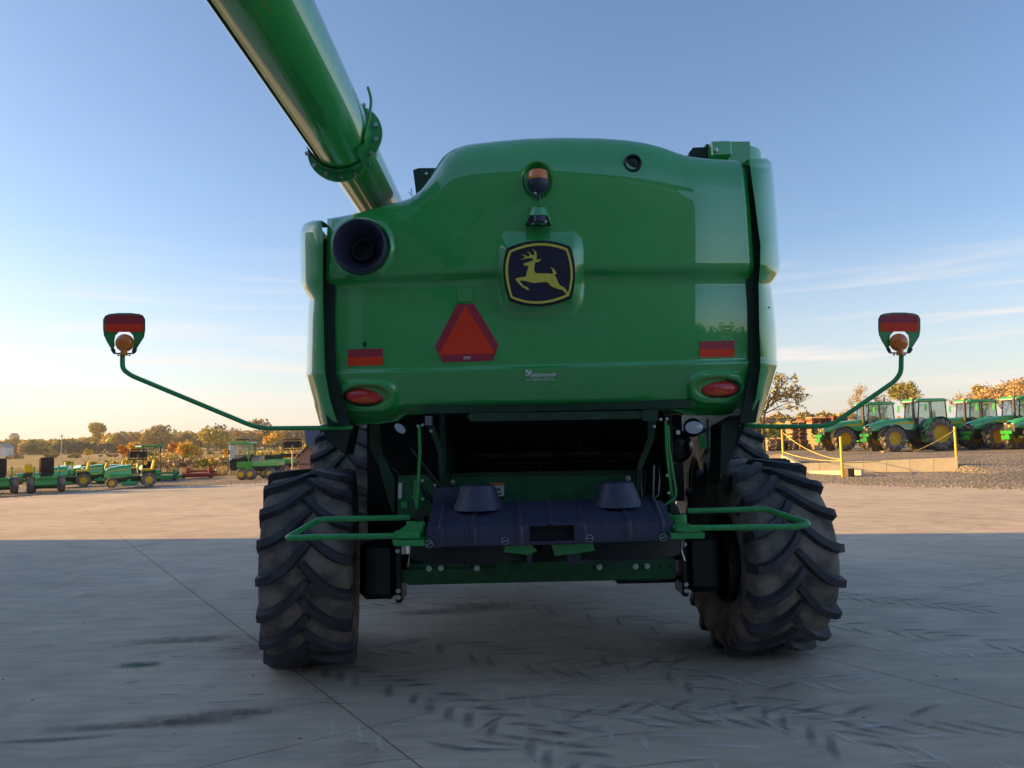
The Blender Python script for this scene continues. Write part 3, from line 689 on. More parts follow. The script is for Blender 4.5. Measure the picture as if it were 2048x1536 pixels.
# unloading auger
AX, AZ, AR = -1.175, 3.915, .232
a = M(); a.lathe([(AR-.01, .9), (AR, .9), (AR, 5.48)], (AX, 0, AZ), 'Y', 72)
au = obj('unloading_auger', a, ['green_paint'], C, 60)
a = M(); a.lathe([(.205, 5.5), (.205, 9.6)], (AX+.01, 0, AZ-.005), 'Y', 64); obj('inner_tube', a, ['green_paint'], au, 60)
a = M(); a.tube([(AX-.128, .95, AZ-.198), (AX-.128, 5.5, AZ-.198)], .006, 6); obj('tube_seam', a, ['seal'], au)
a = M(); a.lathe([(AR, -.05), (AR+.02, -.05), (AR+.02, 0), (AR, 0)], (AX, 1.0, AZ), 'Y', 40); a.box((AX, .9, AZ-.3), (.34, .3, .5), bev=.03); obj('spout', a, ['black_plastic'], au, 40)
YF = 5.36
def partring(a0, a1, r0, r1, y, th, n=26, c=(AX, AZ)):
    m = M(); A = []; B = []
    for k in range(n+1):
        t = math.radians(lerp(a0, a1, k/n)); w = math.sin(math.pi*min(1, max(0, k/n)))**.6
        A.append(V(c[0]+r0*math.cos(t), y, c[1]+r0*math.sin(t))); B.append(V(c[0]+(r0+(r1-r0)*w+.004)*math.cos(t), y, c[1]+(r0+(r1-r0)*w+.004)*math.sin(t)))
    m.grid([A, B]); m.grid([[p+V(0, th, 0) for p in B], [p+V(0, th, 0) for p in A]]); m.grid([B, [p+V(0, th, 0) for p in B]]); return m
fl = obj('flange', partring(182, 318, AR-.02, AR+.065, YF, .02), ['green_frame'], au, 40)
fl2 = obj('flange', partring(305, 418, AR-.02, AR+.07, YF-.12, .02), ['green_frame'], au, 40)
a = M(); a.lathe([(AR+.012, YF-.10), (AR+.012, YF+.1)], (AX, 0, AZ), 'Y', 48); obj('collar', a, ['green_frame'], au, 40)
for an, f, rr, yy in ([(t, fl, AR+.036, YF) for t in (200, 222, 245, 268, 290)]+[(t, fl2, AR+.038, YF-.12) for t in (328, 350, 372, 395, 408)]):
    c_ = V(AX+rr*math.cos(R_(an)), yy-.004, AZ+rr*math.sin(R_(an))); b = M(); b.lathe([(0, -.02), (.008, -.02), (.009, -.008), (.016, -.008), (.016, 0)], c_, 'Y', 10); obj('bolt', b, ['steel'], f)
a = M(); t0 = R_(-20); pts = [V(AX+(AR+.01)*math.cos(R_(q)), yq, AZ+(AR+.01)*math.sin(R_(q))) for q, yq in ((-42, YF+.06), (-36, YF-.22), (-24, YF-.34))]
a.tube(pts+[V(AX+AR+.03, YF-.36, AZ+.02), V(AX+AR+.045, YF-.36, AZ+.13), V(AX+AR+.02, YF-.36, AZ+.22)], .010, 8, fillet=.06); obj('hose', a, ['green_frame'], au, 60)
a = M(); a.box((AX+.18, YF-.16, AZ-.165), (.02, .26, .07), rot=Matrix.Rotation(R_(45), 3, 'Y'), bev=.003); obj('clamp_plate', a, ['green_frame'], au)

# warning arms with lamp panels
def arm(pts, pc, side):
    t = M(); t.tube([at(x, y, Y) for x, y, Y in pts], .0165, 14, fillet=.09); w = obj('warning_arm', t, ['green_frame'], C, 60)
    X, Y0 = pc; k = 1.0
    out2 = [(-37, -77), (-30, -80), (-12, -82), (12, -82), (30, -80), (37, -77), (41, -70), (41, -50), (39, -36), (34, -28), (20, -6), (15, -4), (17, -12), (19, -16), (20, -28), (18, -38), (11, -45), (0, -47.5), (-11, -45), (-18, -38), (-20, -28), (-19, -18), (-21, -14), (-17, -8), (-20, -4), (-24, -8), (-36, -28), (-39, -36), (-41, -50), (-41, -70)]
    dY = pts[-1][2]+.01
    f = lambda x, y: at(X+x, Y0+y, dY)
    pn = obj('lamp_panel', tri_poly(out2, f, (0, .006, 0)), ['green_frame'], w)
    e_ = M(); ring_o = [(p[0]*1.03, p[1]) for p in out2]; e_.tube([f(*p)+V(0, .003, 0) for p in out2[-3:]+out2[:11]], .0045, 6); obj('panel_rim', e_, ['black_plastic'], pn)
    obj('reflective_strip', tri_poly([(-38, -62), (-37, -76), (-12, -79.5), (12, -79.5), (37, -76), (38, -62)], lambda x, y: at(X+x, Y0+y, dY-.004), (0, .003, 0)), ['retro_red'], pn)
    obj('fluorescent_band', M().prism([at(X+x, Y0+y, dY-.005) for x, y in ((-38, -62), (38, -62), (37.5, -45), (-37.5, -45))], (0, .003, 0)), ['fluor'], pn)
    c_ = at(X, Y0-23.5, dY-.03); l_ = M(); l_.lathe([(0, -.030), (.03, -.028), (.052, -.018), (.0625, 0), (.0625, .02), (.052, .034), (0, .042)], c_, 'Y', 36)
    l_.lathe([(.026, .0), (.022, .03), (.020, .055)], c_-V(0, 0, .09), 'Z', 16); lo = obj('amber_lamp', l_, ['lens_amber'], w, 40)
    l_ = M(); l_.lathe([(.004, -.004), (.005, 0)], c_+V(.04*side, -.02, 0), 'Y', 8, close=True); obj('screw', l_, ['black'], lo)
    b_ = M(); b_.tube([at(X-24, Y0-10, dY), at(X-18, Y0-2, dY), at(X+18, Y0-2, dY), at(X+24, Y0-10, dY)], .006, 8); b_.tube([at(X-24, Y0-11, dY), at(X-19, Y0-3, dY)], .011, 8); b_.tube([at(X+24, Y0-11, dY), at(X+19, Y0-3, dY)], .011, 8)
    for s in (-1, 1): b_.lathe([(0, -.006), (.007, -.005), (.007, .005)], at(X+s*11, Y0+1.5, dY), 'Z', 8)
    obj('panel_bracket', b_, ['black_plastic'], w, 60)
arm([(705, 855, 5.55), (620, 856, 5.45), (517, 857, 5.4), (262, 751, 5.4), (245, 738, 5.4), (245, 704, 5.4)], (248, 709), 1)
arm([(1480, 852, 5.55), (1540, 853, 5.45), (1659, 853, 5.4), (1790, 762, 5.4), (1802, 745, 5.4), (1803, 704, 5.4)], (1799, 708), -1)
q = M(); q.prism([at(1490, 852, 5.5), at(1470, 900, 5.55), at(1450, 945, 5.55), at(1440, 960, 5.55), at(1443, 850, 5.55), at(1480, 830, 5.55)], (0, .3, 0)); obj('corner_bracket', q, ['seal'], C)
q = M(); q.prism([at(640, 850, 5.5), at(655, 882, 5.55), at(690, 910, 5.55), at(703, 850, 5.55)], (0, .3, 0)); obj('corner_bracket', q, ['seal'], C)
q = M(); q.tube([at(1415, 838, 5.6), at(1416, 905, 5.6)], .008, 8); obj('hanger_rod', q, ['green_dark'], C)

# underside: chopper chamber, frame, struts
def slabp(name, poly, Y, th, m, lab=None, parent=C, smooth=0):
    f = (lambda x, y, *a: at(x, y, a[0] if a else Y)); return obj(name, tri_poly([p[:2] for p in poly], lambda x, y: at(x, y, Y), (0, th, 0)), [m], parent, smooth)
q = M(); q.box((.32, 6.9, 1.62), (1.65, .05, .95)); q.box((-.52, 6.3, 1.62), (.04, 1.3, .95)); q.box((1.15, 6.3, 1.62), (.04, 1.3, .95)); q.box((.32, 6.2, 1.98), (1.9, 1.5, .06)); obj('straw_chopper_chamber', q, ['green_dark'], C)
q = M(); q.lathe([(.09, -.75), (.09, .75)], (.32, 6.55, 1.62), 'X', 20); rt = obj('chopper_rotor', q, ['black_gloss'], C, 60)
for k in range(22):
    q = M(); a_ = k*1.9; q.box((-.40+k*.069, 6.55+.12*math.cos(a_), 1.62+.12*math.sin(a_)), (.012, .05, .17), rot=Matrix.Rotation(a_+1.57, 3, 'X')); obj('knife', q, ['black_gloss'], rt)
q = M(); q.tube([at(900, 905, 6.3), at(980, 917, 6.2), at(1060, 905, 6.2), at(1180, 912, 6.2), at(1275, 900, 6.3)], .010, 8, fillet=.1); obj('hydraulic_hose', q, ['black_gloss'], C, 60)
q = M(); q.tube([at(742, 870, 5.9), at(775, 930, 6.0), at(800, 945, 5.9), at(815, 990, 5.8)], .012, 8, fillet=.1); obj('hydraulic_hose', q, ['black_gloss'], C, 60)
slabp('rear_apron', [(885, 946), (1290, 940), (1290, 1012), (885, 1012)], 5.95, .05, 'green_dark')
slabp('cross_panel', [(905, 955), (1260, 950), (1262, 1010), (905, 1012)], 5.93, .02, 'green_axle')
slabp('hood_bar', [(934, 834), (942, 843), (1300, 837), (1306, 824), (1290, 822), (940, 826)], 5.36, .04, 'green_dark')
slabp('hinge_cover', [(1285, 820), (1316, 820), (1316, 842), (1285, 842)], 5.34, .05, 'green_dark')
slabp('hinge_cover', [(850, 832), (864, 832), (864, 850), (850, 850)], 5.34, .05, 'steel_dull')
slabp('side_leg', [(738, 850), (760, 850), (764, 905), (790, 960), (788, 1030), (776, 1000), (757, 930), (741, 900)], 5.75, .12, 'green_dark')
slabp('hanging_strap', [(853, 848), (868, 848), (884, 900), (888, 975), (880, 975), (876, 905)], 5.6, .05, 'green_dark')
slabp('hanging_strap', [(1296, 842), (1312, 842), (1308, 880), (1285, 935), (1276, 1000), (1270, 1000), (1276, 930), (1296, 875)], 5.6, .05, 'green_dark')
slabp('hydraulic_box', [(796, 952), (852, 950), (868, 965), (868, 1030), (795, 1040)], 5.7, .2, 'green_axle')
slabp('warning_decal', [(797, 966), (804, 966), (803, 997), (796, 997)], 5.69, .004, 'decal_white')
slabp('latch', [(802, 1004), (814, 1004), (814, 1016), (802, 1016)], 5.68, .02, 'green_frame')
q = M(); q.tube([at(838, 850, 5.33), at(840, 900, 5.36), at(834, 1018, 5.4)], .0105, 10); obj('support_rod', q, ['green_frame'], C, 60)
q = M(); q.tube([at(830, 960, 5.45), at(829, 993, 5.45), at(833, 1016, 5.42), at(845, 1024, 5.4)], .006, 8, fillet=.03); q.box(at(827, 994, 5.44), (.025, .03, .022)); obj('latch_rod', q, ['green_frame'], C, 60)
q = M(); q.tube([at(820, 895, 5.5), at(882, 975, 5.5)], .012, 10); q.tube([at(848, 930, 5.5), at(882, 975, 5.5)], .006, 8); obj('gas_strut', q, ['black_gloss'], C, 60)
q = M(); q.tube([at(843, 968, 5.5), at(852, 990, 5.5), at(868, 1003, 5.5), at(880, 1008, 5.5)], .02, 10, fillet=.05); obj('hose', q, ['black'], C, 60)
q = M(); q.tube([at(1331, 842, 5.33), at(1333, 900, 5.36), at(1343, 992, 5.42)], .010, 10); obj('support_rod', q, ['green_frame'], C, 60)
q = M(); q.tube([at(1336, 850, 5.38), at(1338, 900, 5.38), at(1352, 982, 5.4), at(1351, 996, 5.4), at(1340, 1003, 5.4), at(1330, 1010, 5.4)], .009, 8, fillet=.03); obj('latch_rod', q, ['green_frame'], C, 60)
q = M(); q.tube([at(1306, 1000, 5.5), at(1308, 930, 5.5)], .007, 8); q.tube([at(1306, 1000, 5.49), at(1317, 990, 5.49), at(1319, 960, 5.5), at(1318, 935, 5.6)], .004, 6); obj('gas_strut', q, ['steel_dull'], C, 60)
q = M(); q.tube([at(1322, 1000, 5.48), at(1290, 960, 5.55)], .004, 6); q.tube([at(1281, 938, 5.5), at(1282, 980, 5.5), at(1285, 1000, 5.48)], .006, 6); q.tube([at(1292, 948, 5.52), at(1289, 975, 5.52), at(1283, 994, 5.5)], .004, 6, fillet=.02); obj('wiring', q, ['black_gloss'], C, 60)
q = M(); q.tube([at(1362, 898, 6.2), at(1318, 952, 6.2)], .006, 6); obj('tie_rod', q, ['steel'], C)
q = M(); q.tube([at(1326, 822, 5.45), at(1334, 845, 5.45), at(1346, 855, 5.45), at(1362, 861, 5.45)], .007, 8, fillet=.05); obj('cable', q, ['black'], C, 60)
q = M(); q.box(at(1356, 865, 5.42), (.026, .02, .03), bev=.004); obj('cable_tag', q, ['decal_white'], C)
# work lamps
for (x_, y_, rx, ry, tz, Yd) in ((1388, 855, 18, 13, 0, 5.4), (800, 857, 13, 8, R_(40), 5.45)):
    c_ = at(x_, y_, Yd); n = 26; m_ = M()
    for pr, mi in (([(1, .0), (.97, -.006), (0.02, -.010)], 0),):
        m_.grid([[at(x_+f*(rx*math.cos(a_)*math.cos(tz)-ry*math.sin(a_)*math.sin(tz)), y_+f*(rx*math.cos(a_)*math.sin(tz)+ry*math.sin(a_)*math.cos(tz)), Yd+h) for a_ in np.linspace(0, 2*math.pi, n)] for f, h in pr])
    w_ = obj('work_lamp', m_, ['lens_white'], C, 60)
    m_ = M(); m_.lathe([(rx*.0036, 0), (rx*.0037, .03), (rx*.003, .06), (0, .08)], c_+V(0, .012, .0), 'Y', 20); obj('lamp_body', m_, ['black'], w_, 60)
q = M(); q.lathe([(0, -.16), (.06, -.155), (.11, -.12), (.13, -.05), (.135, .4)], at(1350, 893, 6.0), 'Y', 36); obj('air_tank', q, ['black_gloss'], C, 60)
slabp('ladder_bracket', [(1394, 870), (1408, 868), (1416, 886), (1432, 888), (1432, 896), (1400, 896)], 7.2, .05, 'green_frame')
# bumper / spreader guard
def bump_prof(x):
    return [(5.62, 1.28), (5.5, 1.315), (5.36, 1.318), (5.25, 1.295), (5.10, 1.235), (5.03, 1.212), (5.0, 1.195), (4.995, 1.15), (4.99, 1.10), (4.992, 1.082), (5.01, 1.072), (5.06, 1.07)]
ribs = [(-.483), (-.272), (.028), (.233), (.436), (.728), (.950)]; q = M(); P = []
xsb = sorted(set(list(np.linspace(-.575, 1.025, 90))+[r+d for r in ribs for d in (-.022, -.014, -.006, .006, .014, .022)]))
def tilt(x): return (x-.22)*.006
for k, (yy, zz) in enumerate(bump_prof(0)):
    row = []
    for x in xsb:
        rib = max(math.exp(-((x-r)/.013)**4) for r in ribs) if k < 10 else 0
        full = .019*rib
        y2, z2 = (yy, zz+full) if k < 5 else ((yy-full, zz+full*.5) if k < 7 else (yy-full, zz))
        e_ = min(x+.575, 1.025-x)
        if k < 5 and e_ < .06: z2 -= .02*(1-e_/.06); 
        y2 += .03*((x-.22)/.8)**2
        row.append(V(x, y2, z2+tilt(x)))
    P.append(row)
nr, ncl = len(P), len(P[0]); vs = [p for r in P for p in r]; fs = []
for i in range(nr-1):
    for j in range(ncl-1):
        if i in (6, 7) and .085 < (xsb[j]+xsb[j+1])/2 < .37: continue
        fs.append((i*ncl+j, i*ncl+j+1, (i+1)*ncl+j+1, (i+1)*ncl+j))
q.add(vs, fs)
for s, xx in ((0, 0), (1, -1)): q.add([P[i][xx] for i in range(nr)], [tuple(range(nr))])
bu = obj('spreader_guard', q, ['black_plastic'], C, 40)
q = M(); q.grid([[V(x, 5.0+dy, 1.195-(z_)) for x in (.07, .385)] for dy, z_ in ((.01, -.004), (.06, .0), (.07, .045), (.06, .095), (.008, .103))]); obj('grip_recess', q, ['black'], bu)
for xc in (-.25, .70):
    q = M(); q.lathe([(.0, .0), (.10, .0), (.114, -.006), (.120, -.02), (.170, -.15), (.178, -.165)], (xc, 5.32, 1.448), 'Z', 48); obj('motor_cap', q, ['black_plastic'], bu, 35)
for k, (x_, y_, a_) in enumerate(((858, 1088, -30), (1010, 1082, -8), (1179, 1077, 5), (1327, 1075, -20))):
    c_ = at(x_, y_, 4.955); q = M(); n = 20
    q.tube([c_+V(.0225*math.cos(2*math.pi*i/n), 0, .0225*math.sin(2*math.pi*i/n)) for i in range(n+1)], .0022, 6, cap=False)
    q.tube([c_+V(-.022*math.cos(R_(a_)), 0, .022*math.sin(R_(a_))), c_+V(.022*math.cos(R_(a_)), 0, -.022*math.sin(R_(a_)))], .0022, 6); obj('latch_ring', q, ['steel'], bu, 60)
slabp('guard_wing', [(868, 975), (935, 975), (930, 1012), (865, 1012)], 5.45, .1, 'black_plastic')
slabp('guard_wing', [(1278, 1000), (1300, 993), (1322, 1003), (1336, 1012), (1336, 1018), (1280, 1018)], 5.4, .1, 'black_plastic')
# spreader discs and deflectors below
for xc in (-.28, .72):
    q = M(); q.lathe([(0, .02), (.46, .02), (.48, 0), (.47, -.12), (.3, -.14), (0, -.14)], (xc, 5.55, 1.07), 'Z', 40); obj('spreader_disc', q, ['black'], C, 40)
slabp('deflector', [(941, 1088), (1060, 1088), (1075, 1102), (1056, 1110), (1000, 1103), (944, 1096)], 5.12, .02, 'green_frame')
slabp('deflector', [(1100, 1083), (1258, 1079), (1250, 1088), (1180, 1103), (1110, 1112)], 5.12, .02, 'green_frame')
for poly in ([(931, 1090), (944, 1090), (941, 1125), (934, 1140), (930, 1120)], [(1244, 1082), (1260, 1080), (1258, 1108), (1238, 1134), (1236, 1110)], [(1134, 1108), (1180, 1100), (1236, 1092), (1232, 1112), (1200, 1122), (1136, 1131)], [(1052, 1108), (1066, 1106), (1062, 1128), (1057, 1130)]):
    slabp('spreader_vane', poly, 5.18, .015, 'black_plastic')
for x_, ya, yb, dx in ((819, 1094, 1132, -3), (1363, 1080, 1122, 7)):
    q = M(); q.tube([at(x_+2, ya, 5.3), at(x_, (ya+yb)/2, 5.3), at(x_+dx, yb, 5.3)], .004, 6); obj('disc_rim', q, ['steel'], C)
# guard rails
for s in (-1, 1):
    q = M()
    if s < 0: pts = [(838, 1071, 5.03), (600, 1075, 5.03), (571, 1077, 5.04), (640, 1039, 5.38), (820, 1035, 5.42)]
    else: pts = [(1345, 1056, 5.03), (1590, 1054, 5.03), (1622, 1048, 5.04), (1530, 1018, 5.38), (1375, 1022, 5.42)]
    q.tube([at(*p) for p in pts], .0195, 14, fillet=.05); gr_ = obj('guard_rail', q, ['green_frame'], C, 60)
    if s < 0:
        slabp('rail_clamp', [(789, 1063), (839, 1063), (839, 1077), (789, 1077)], 4.98, .06, 'green_frame', parent=gr_)
        slabp('rail_plate', [(784, 1080), (848, 1080), (848, 1092), (788, 1092)], 4.96, .3, 'green_frame', parent=gr_)
        slabp('rail_gusset', [(793, 1064), (815, 1048), (845, 1048), (845, 1066)], 5.04, .02, 'green_frame', parent=gr_); c_ = at(832, 1058, 5.16)
        slabp('pivot_tongue', [(828, 1040), (833, 1018), (842, 1012), (850, 1020), (846, 1042)], 5.2, .02, 'seal', parent=gr_)
    else:
        slabp('rail_clamp', [(1352, 1052), (1401, 1052), (1401, 1063), (1352, 1063)], 4.98, .06, 'green_frame', parent=gr_)
        slabp('rail_plate', [(1342, 1066), (1410, 1066), (1409, 1077), (1342, 1078)], 4.96, .3, 'green_frame', parent=gr_)
        slabp('rail_gusset', [(1350, 1053), (1350, 1040), (1368, 1043), (1387, 1052)], 5.04, .02, 'green_frame', parent=gr_); c_ = at(1355, 1044, 5.16)
        slabp('pivot_tongue', [(1338, 1030), (1343, 1008), (1350, 1006), (1356, 1015), (1362, 1030)], 5.2, .02, 'seal', parent=gr_)
    q = M(); q.lathe([(.062, -.055), (.062, .045), (.056, .05), (.05, .045), (.05, .03), (0, .03)], c_, 'Z', 30); obj('pivot_collar', q, ['green_frame'], gr_, 40)
# warning decal on cross panel
dcl = obj('warning_decal', M().prism([at(x, y, 5.92) for x, y in ((981, 966), (1008, 966), (1008, 997), (981, 997))], (0, .005, 0)), ['decal_white'], C)
obj('decal_header', M().prism([at(x, y, 5.917) for x, y in ((980, 965.5), (1008.5, 965.5), (1008.5, 971), (980, 971))], (0, .003, 0)), ['orange_print'], dcl)
pic = M()
f_ = lambda x, y: at(x, y, 5.916)
pic.tube([f_(992, 976), f_(992.6, 976)], .009, 8); pic.tube([f_(995, 978), f_(990, 984), f_(994, 988), f_(1003, 987)], .006, 6); pic.tube([f_(990, 984), f_(985, 992)], .006, 6); pic.tube([f_(995, 978), f_(1000, 976), f_(999, 982)], .005, 6)
pic.prism([f_(981, 992.5), f_(1008, 992.5), f_(1008, 997), f_(981, 997)], (0, .002, 0)); obj('pictogram', pic, ['black'], dcl)
# axle
q = M(); q.box((.2, 6.35, .70), (2.15, .26, .17), bev=.01); q.box((-.55, 6.3, .69), (.75, .2, .1)); obj('rear_axle', q, ['green_axle'], C)
q = M(); q.tube([(-1.0, 6.45, .78), (1.4, 6.45, .78)], .05, 12); q.box((1.05, 6.4, .60), (.5, .2, .06), bev=.02); obj('steering_cylinder', q, ['black_gloss'], C, 60)
for s, X in ((-1, -1.1), (1, 1.5)):
    q = M(); q.box((X, 6.35, .74), (.30, .34, .46), bev=.05); q.box((X-s*.17, 6.3, .74), (.05, .3, .5), bev=.01)
    if s > 0: q.lathe([(.28, -.04), (.30, -.02), (.30, .03), (.27, .05)], (X+.17, 6.25, .72), 'X', 36)
    kn = obj('steering_knuckle', q, ['black_gloss'], C, 40)
    for dz in (-.2, -.15, .16):
        b = M(); b.lathe([(0, -.02), (.018, -.018), (.02, 0)], (X-s*.17, 6.14, .74+dz), 'Y', 8); obj('bolt', b, ['steel'], kn)
for (x_, y_) in ((858, 1137), (882, 1136), (954, 1136), (1199, 1134), (1271, 1133), (1294, 1132), (905, 965), (1256, 957)):
    q = M(); Yb = 6.2 if y_ > 1000 else 5.92; q.lathe([(0, -.022), (.016, -.02), (.018, -.004), (.024, -.004), (.024, 0)], at(x_, y_, Yb), 'Y', 8); obj('bolt', q, ['steel'], C)
for (x_, y_, Yb) in ((836, 852, 5.3), (845, 850, 5.3), (862, 862, 5.3), (845, 961, 5.36), (845, 998, 5.36), (1321, 839, 5.3), (1333, 838, 5.3), (1308, 853, 5.3), (1334, 951, 5.38), (1337, 986, 5.38), (870, 970, 5.4)):
    q = M(); q.lathe([(0, -.012), (.010, -.010), (.011, 0)], at(x_, y_, Yb), 'Y', 8); obj('bolt', q, ['steel'], C)
for x_ in (826, 838, 852, 894, 1188, 1268, 1286, 1318, 1340):
    q = M(); q.lathe([(0, -.001), (.012, -.001), (.012, .001)], at(x_, 1137-(x_-860)*.008, 6.215), 'Y', 10); obj('bolt_hole', q, ['black'], C)
q = M(); q.box((.25, 9.9, 1.0), (3.2, .5, .6), bev=.05); q.box((.12, 8.2, 1.42), (2.4, 2.8, 1.14)); q.box((.2, 6.05, 1.0), (1.5, .3, .34)); q.box((-1.16, 7.4, 1.4), (.34, .8, 1.1)); q.box((1.44, 7.5, 1.55), (.28, .6, .8)); q.box((.18, 6.9, 1.985), (3.0, 2.6, .03)); obj('chassis', q, ['black'], C)  # chassis and front axle, plus black blocks added to darken gaps underneath
q = M(); q.tube([at(771, 930, 7.0), at(779, 944, 7.0)], .012, 6); q.tube([at(779, 944, 7.0), at(778, 975, 7.0), at(788, 962, 7.0)], .006, 6); obj('step_edge', q, ['steel_dull'], C)

def tyre(Wd, R, rim, nl, lugh, lugw, skew=.30, flip=1, lug_seg=9):
    m = M(); h = Wd/2; Rb = R-lugh
    m.mi = 1
    prof = [(rim, -h*.78), (rim+.03, -h*.86), (rim+(Rb-rim)*.35, -h*1.0), (rim+(Rb-rim)*.65, -h*1.02), (Rb-.05*R, -h*.97), (Rb-.012*R, -h*.88), (Rb, -h*.7), (Rb+.008*R, -h*.35), (Rb+.01*R, 0)]
    prof = prof + [(r, -x) for r, x in prof[:-1][::-1]]
    m.lathe(prof, (0, 0, 0), 'X', 72)
    m.mi = 0
    def rad(x):
        u = abs(x)/h
        return float(np.interp(u, [0, .35, .7, .88, .97, 1.02], [Rb+.01*R, Rb+.008*R, Rb, Rb-.012*R, Rb-.05*R, Rb-.16*R]))
    for s in (-1, 1):
        for k in range(nl):
            ph0 = 2*math.pi*(k+(.5 if s > 0 else 0))/nl; jit = random.gauss(0, .006)
            secs = []
            for i in range(lug_seg+1):
                t = i/lug_seg; u = -.06+1.06*t; x = s*h*u
                sweep = skew*(1-(1-t)**1.0*1.0) ; ang = ph0 + flip*(skew/R)*(1.75*t-.85*t*t) + jit
                rb = rad(x)-.006; top = R - .004*abs(u)**2*R - (0.02*R if u > .97 else 0)
                wb = lugw*(1+.35*t)*1.25; wt = lugw*(1+.35*t)*.78
                if i == 0: top -= lugh*.45
                # direction across the lug (in angle/axial space)
                da = flip*(skew/R)*(1.75-1.7*t); dx = s*h*1.06; ln = math.hypot(da*R, dx); nx, na = -da*R/ln, dx/ln
                ring = []
                for w, rr in ((-wb/2, rb), (-wt/2, top), (wt/2, top), (wb/2, rb)):
                    X = x+nx*w; A = ang+na*w/R; ring.append(V(X, -rr*math.cos(A), rr*math.sin(A)))
                secs.append(ring)
            # shoulder end drops down the sidewall
            last = secs[-1]; nx_ = []
            for j, p in enumerate(last):
                rr = math.hypot(p.y, p.z); f = (Rb-.17*R)/rr; X = s*h*1.035; nx_.append(V(X, p.y*f, p.z*f))
            vs = [p for sct in secs for p in sct]+nx_; n = len(secs)+1; fs = []
            for i in range(n-1):
                for j in range(3): fs.append((i*4+j, i*4+j+1, (i+1)*4+j+1, (i+1)*4+j))
            fs.append((0, 1, 2, 3)); m.add(vs, fs)
    return m
def rimm(Wd, r, dish=.1, n=36):
    m = M(); h = Wd*.4
    m.lathe([(r+.012, -h), (r+.02, -h*.92), (r-.02, -h*.85), (r-.03, -dish*.5), (r*.55, -dish*.2), (r*.3, -dish*.6), (.0, -dish*.7)], (0, 0, 0), 'X', n)
    m.lathe([(r+.012, h), (r+.02, h*.92), (r-.02, h*.85), (r-.03, dish*.5), (r*.55, dish*.2), (r*.3, dish*.6), (.0, dish*.7)], (0, 0, 0), 'X', n)
    return m
def wheel(parent, c, yaw, Wd, R, rim, nl, lugh, lugw, skew, flip=1, rmat='rim_dark', name='wheel', seg=9, lab=None):
    w = bpy.data.objects.new(name, None); S.collection.objects.link(w); w.parent = parent; w.location = Vector(c)-ORG[parent]; w.rotation_euler = (0, 0, yaw); w.empty_display_size = .2
    if lab: w['label'] = lab
    ORG[w] = Vector((0, 0, 0))
    obj('tyre', tyre(Wd, R, rim, nl, lugh, lugw, skew, flip, seg), ['rubber', 'rubber_dusty'], w, 38, org=(0, 0, 0))
    obj('rim', rimm(Wd, rim), [rmat], w, 40, org=(0, 0, 0)); return w
wheel(C, (-1.65, 6.36, .772), R_(9), .67, .778, .35, 18, .052, .056, .30, -1, lab='rear steering wheel with a worn dusty lug tyre')
wheel(C, (1.965, 6.42, .772), R_(9), .69, .778, .35, 18, .052, .056, .30, -1, lab='rear steering wheel turned to show its dark inner side')
wheel(C, (-2.05, 10.0, 1.03), 0, .74, 1.03, .45, 20, .055, .06, .38, -1, lab='large front drive wheel')
wheel(C, (2.64, 10.0, 1.03), 0, .74, 1.03, .45, 20, .055, .06, .38, -1, lab='large front drive wheel')


# ------------------------------------------------------------------ retaining wall, posts and ropes on the right
rw = thing('retaining_wall', (15, 33, 0), 'low stepped concrete retaining wall holding back the gravel on the right', 'wall')
def wallseg(a, b, za, zb, th=.22, n=1, z0=-.05):
    a = V(*a, 0); b = V(*b, 0); d = (b-a)/n; q = V(d.y, -d.x, 0).normalized()
    for i in range(n):
        p0 = a+d*i+d.normalized()*.006; p1 = a+d*(i+1)-d.normalized()*.006; h0, h1 = lerp(za, zb, i/n), lerp(za, zb, (i+1)/n)
        m = M(); B = [p0, p1, p1-q*th, p0-q*th]
        m.add([V(p.x, p.y, z0) for p in B]+[V(p.x, p.y, h) for p, h in zip(B, (h0, h1, h1, h0))], [(3, 2, 1, 0), (4, 5, 6, 7), (0, 1, 5, 4), (1, 2, 6, 5), (2, 3, 7, 6), (3, 0, 4, 7)])
        obj('wall_panel', m, ['wall_concrete'], rw)
wallseg((2, 38.4), (12.47, 36.0), .80, .80, n=8); wallseg((12.47, 36.0), (12.7, 34.6), .80, .40, n=2); wallseg((12.7, 34.6), (18.55, 32.3), .40, .60, n=7)
m = M(); m.prism([V(12.65, 33.2, -.02), V(13.9, 31.0, -.02), V(13.9, 31.0, .22), V(12.65, 33.2, .14)], (.18, .1, 0)); obj('wall_footing', m, ['wall_concrete'], rw)
m = M(); m.box((13.2, 30.6, .14), (.3, .4, .38), rot=.3); obj('end_block', m, ['wood_dark'], rw)
PO = []
for px, pt, Y, zb, lab in ((1564, 859, 36.1, .8, 'yellow post standing on the taller end of the retaining wall'), (1681, 873, 30.2, 0, 'yellow post nearest the harvester tyre, at the wall corner'), (1909, 853, 32.4, .05, 'yellow post at the right end of the retaining wall')):
    p = at(px, pt, Y); p.z = p.z; m = M(); zt = p.z
    m.lathe([(.05, zb), (.05, zt-.02), (.04, zt), (0, zt)], (p.x, p.y, 0), 'Z', 12, close=True)
    obj('post', m, ['yellow_post'], None, 50, label=lab, cat='post', group='yellow posts along the retaining wall'); PO.append(V(p.x, p.y, zt))
def rope(a, b, sag, lab):
    m = M(); m.tube([lerp(a, b, t)-V(0, 0, sag*4*t*(1-t)) for t in np.linspace(0, 1, 20)], .016, 6); obj('rope', m, ['rope'], None, 60, label=lab, cat='rope', group='yellow ropes strung between the posts')
rope(PO[0]+V(0, 0, -.1), at(1484, 897, 34), .05, 'yellow rope running down from the wall post towards the harvester')
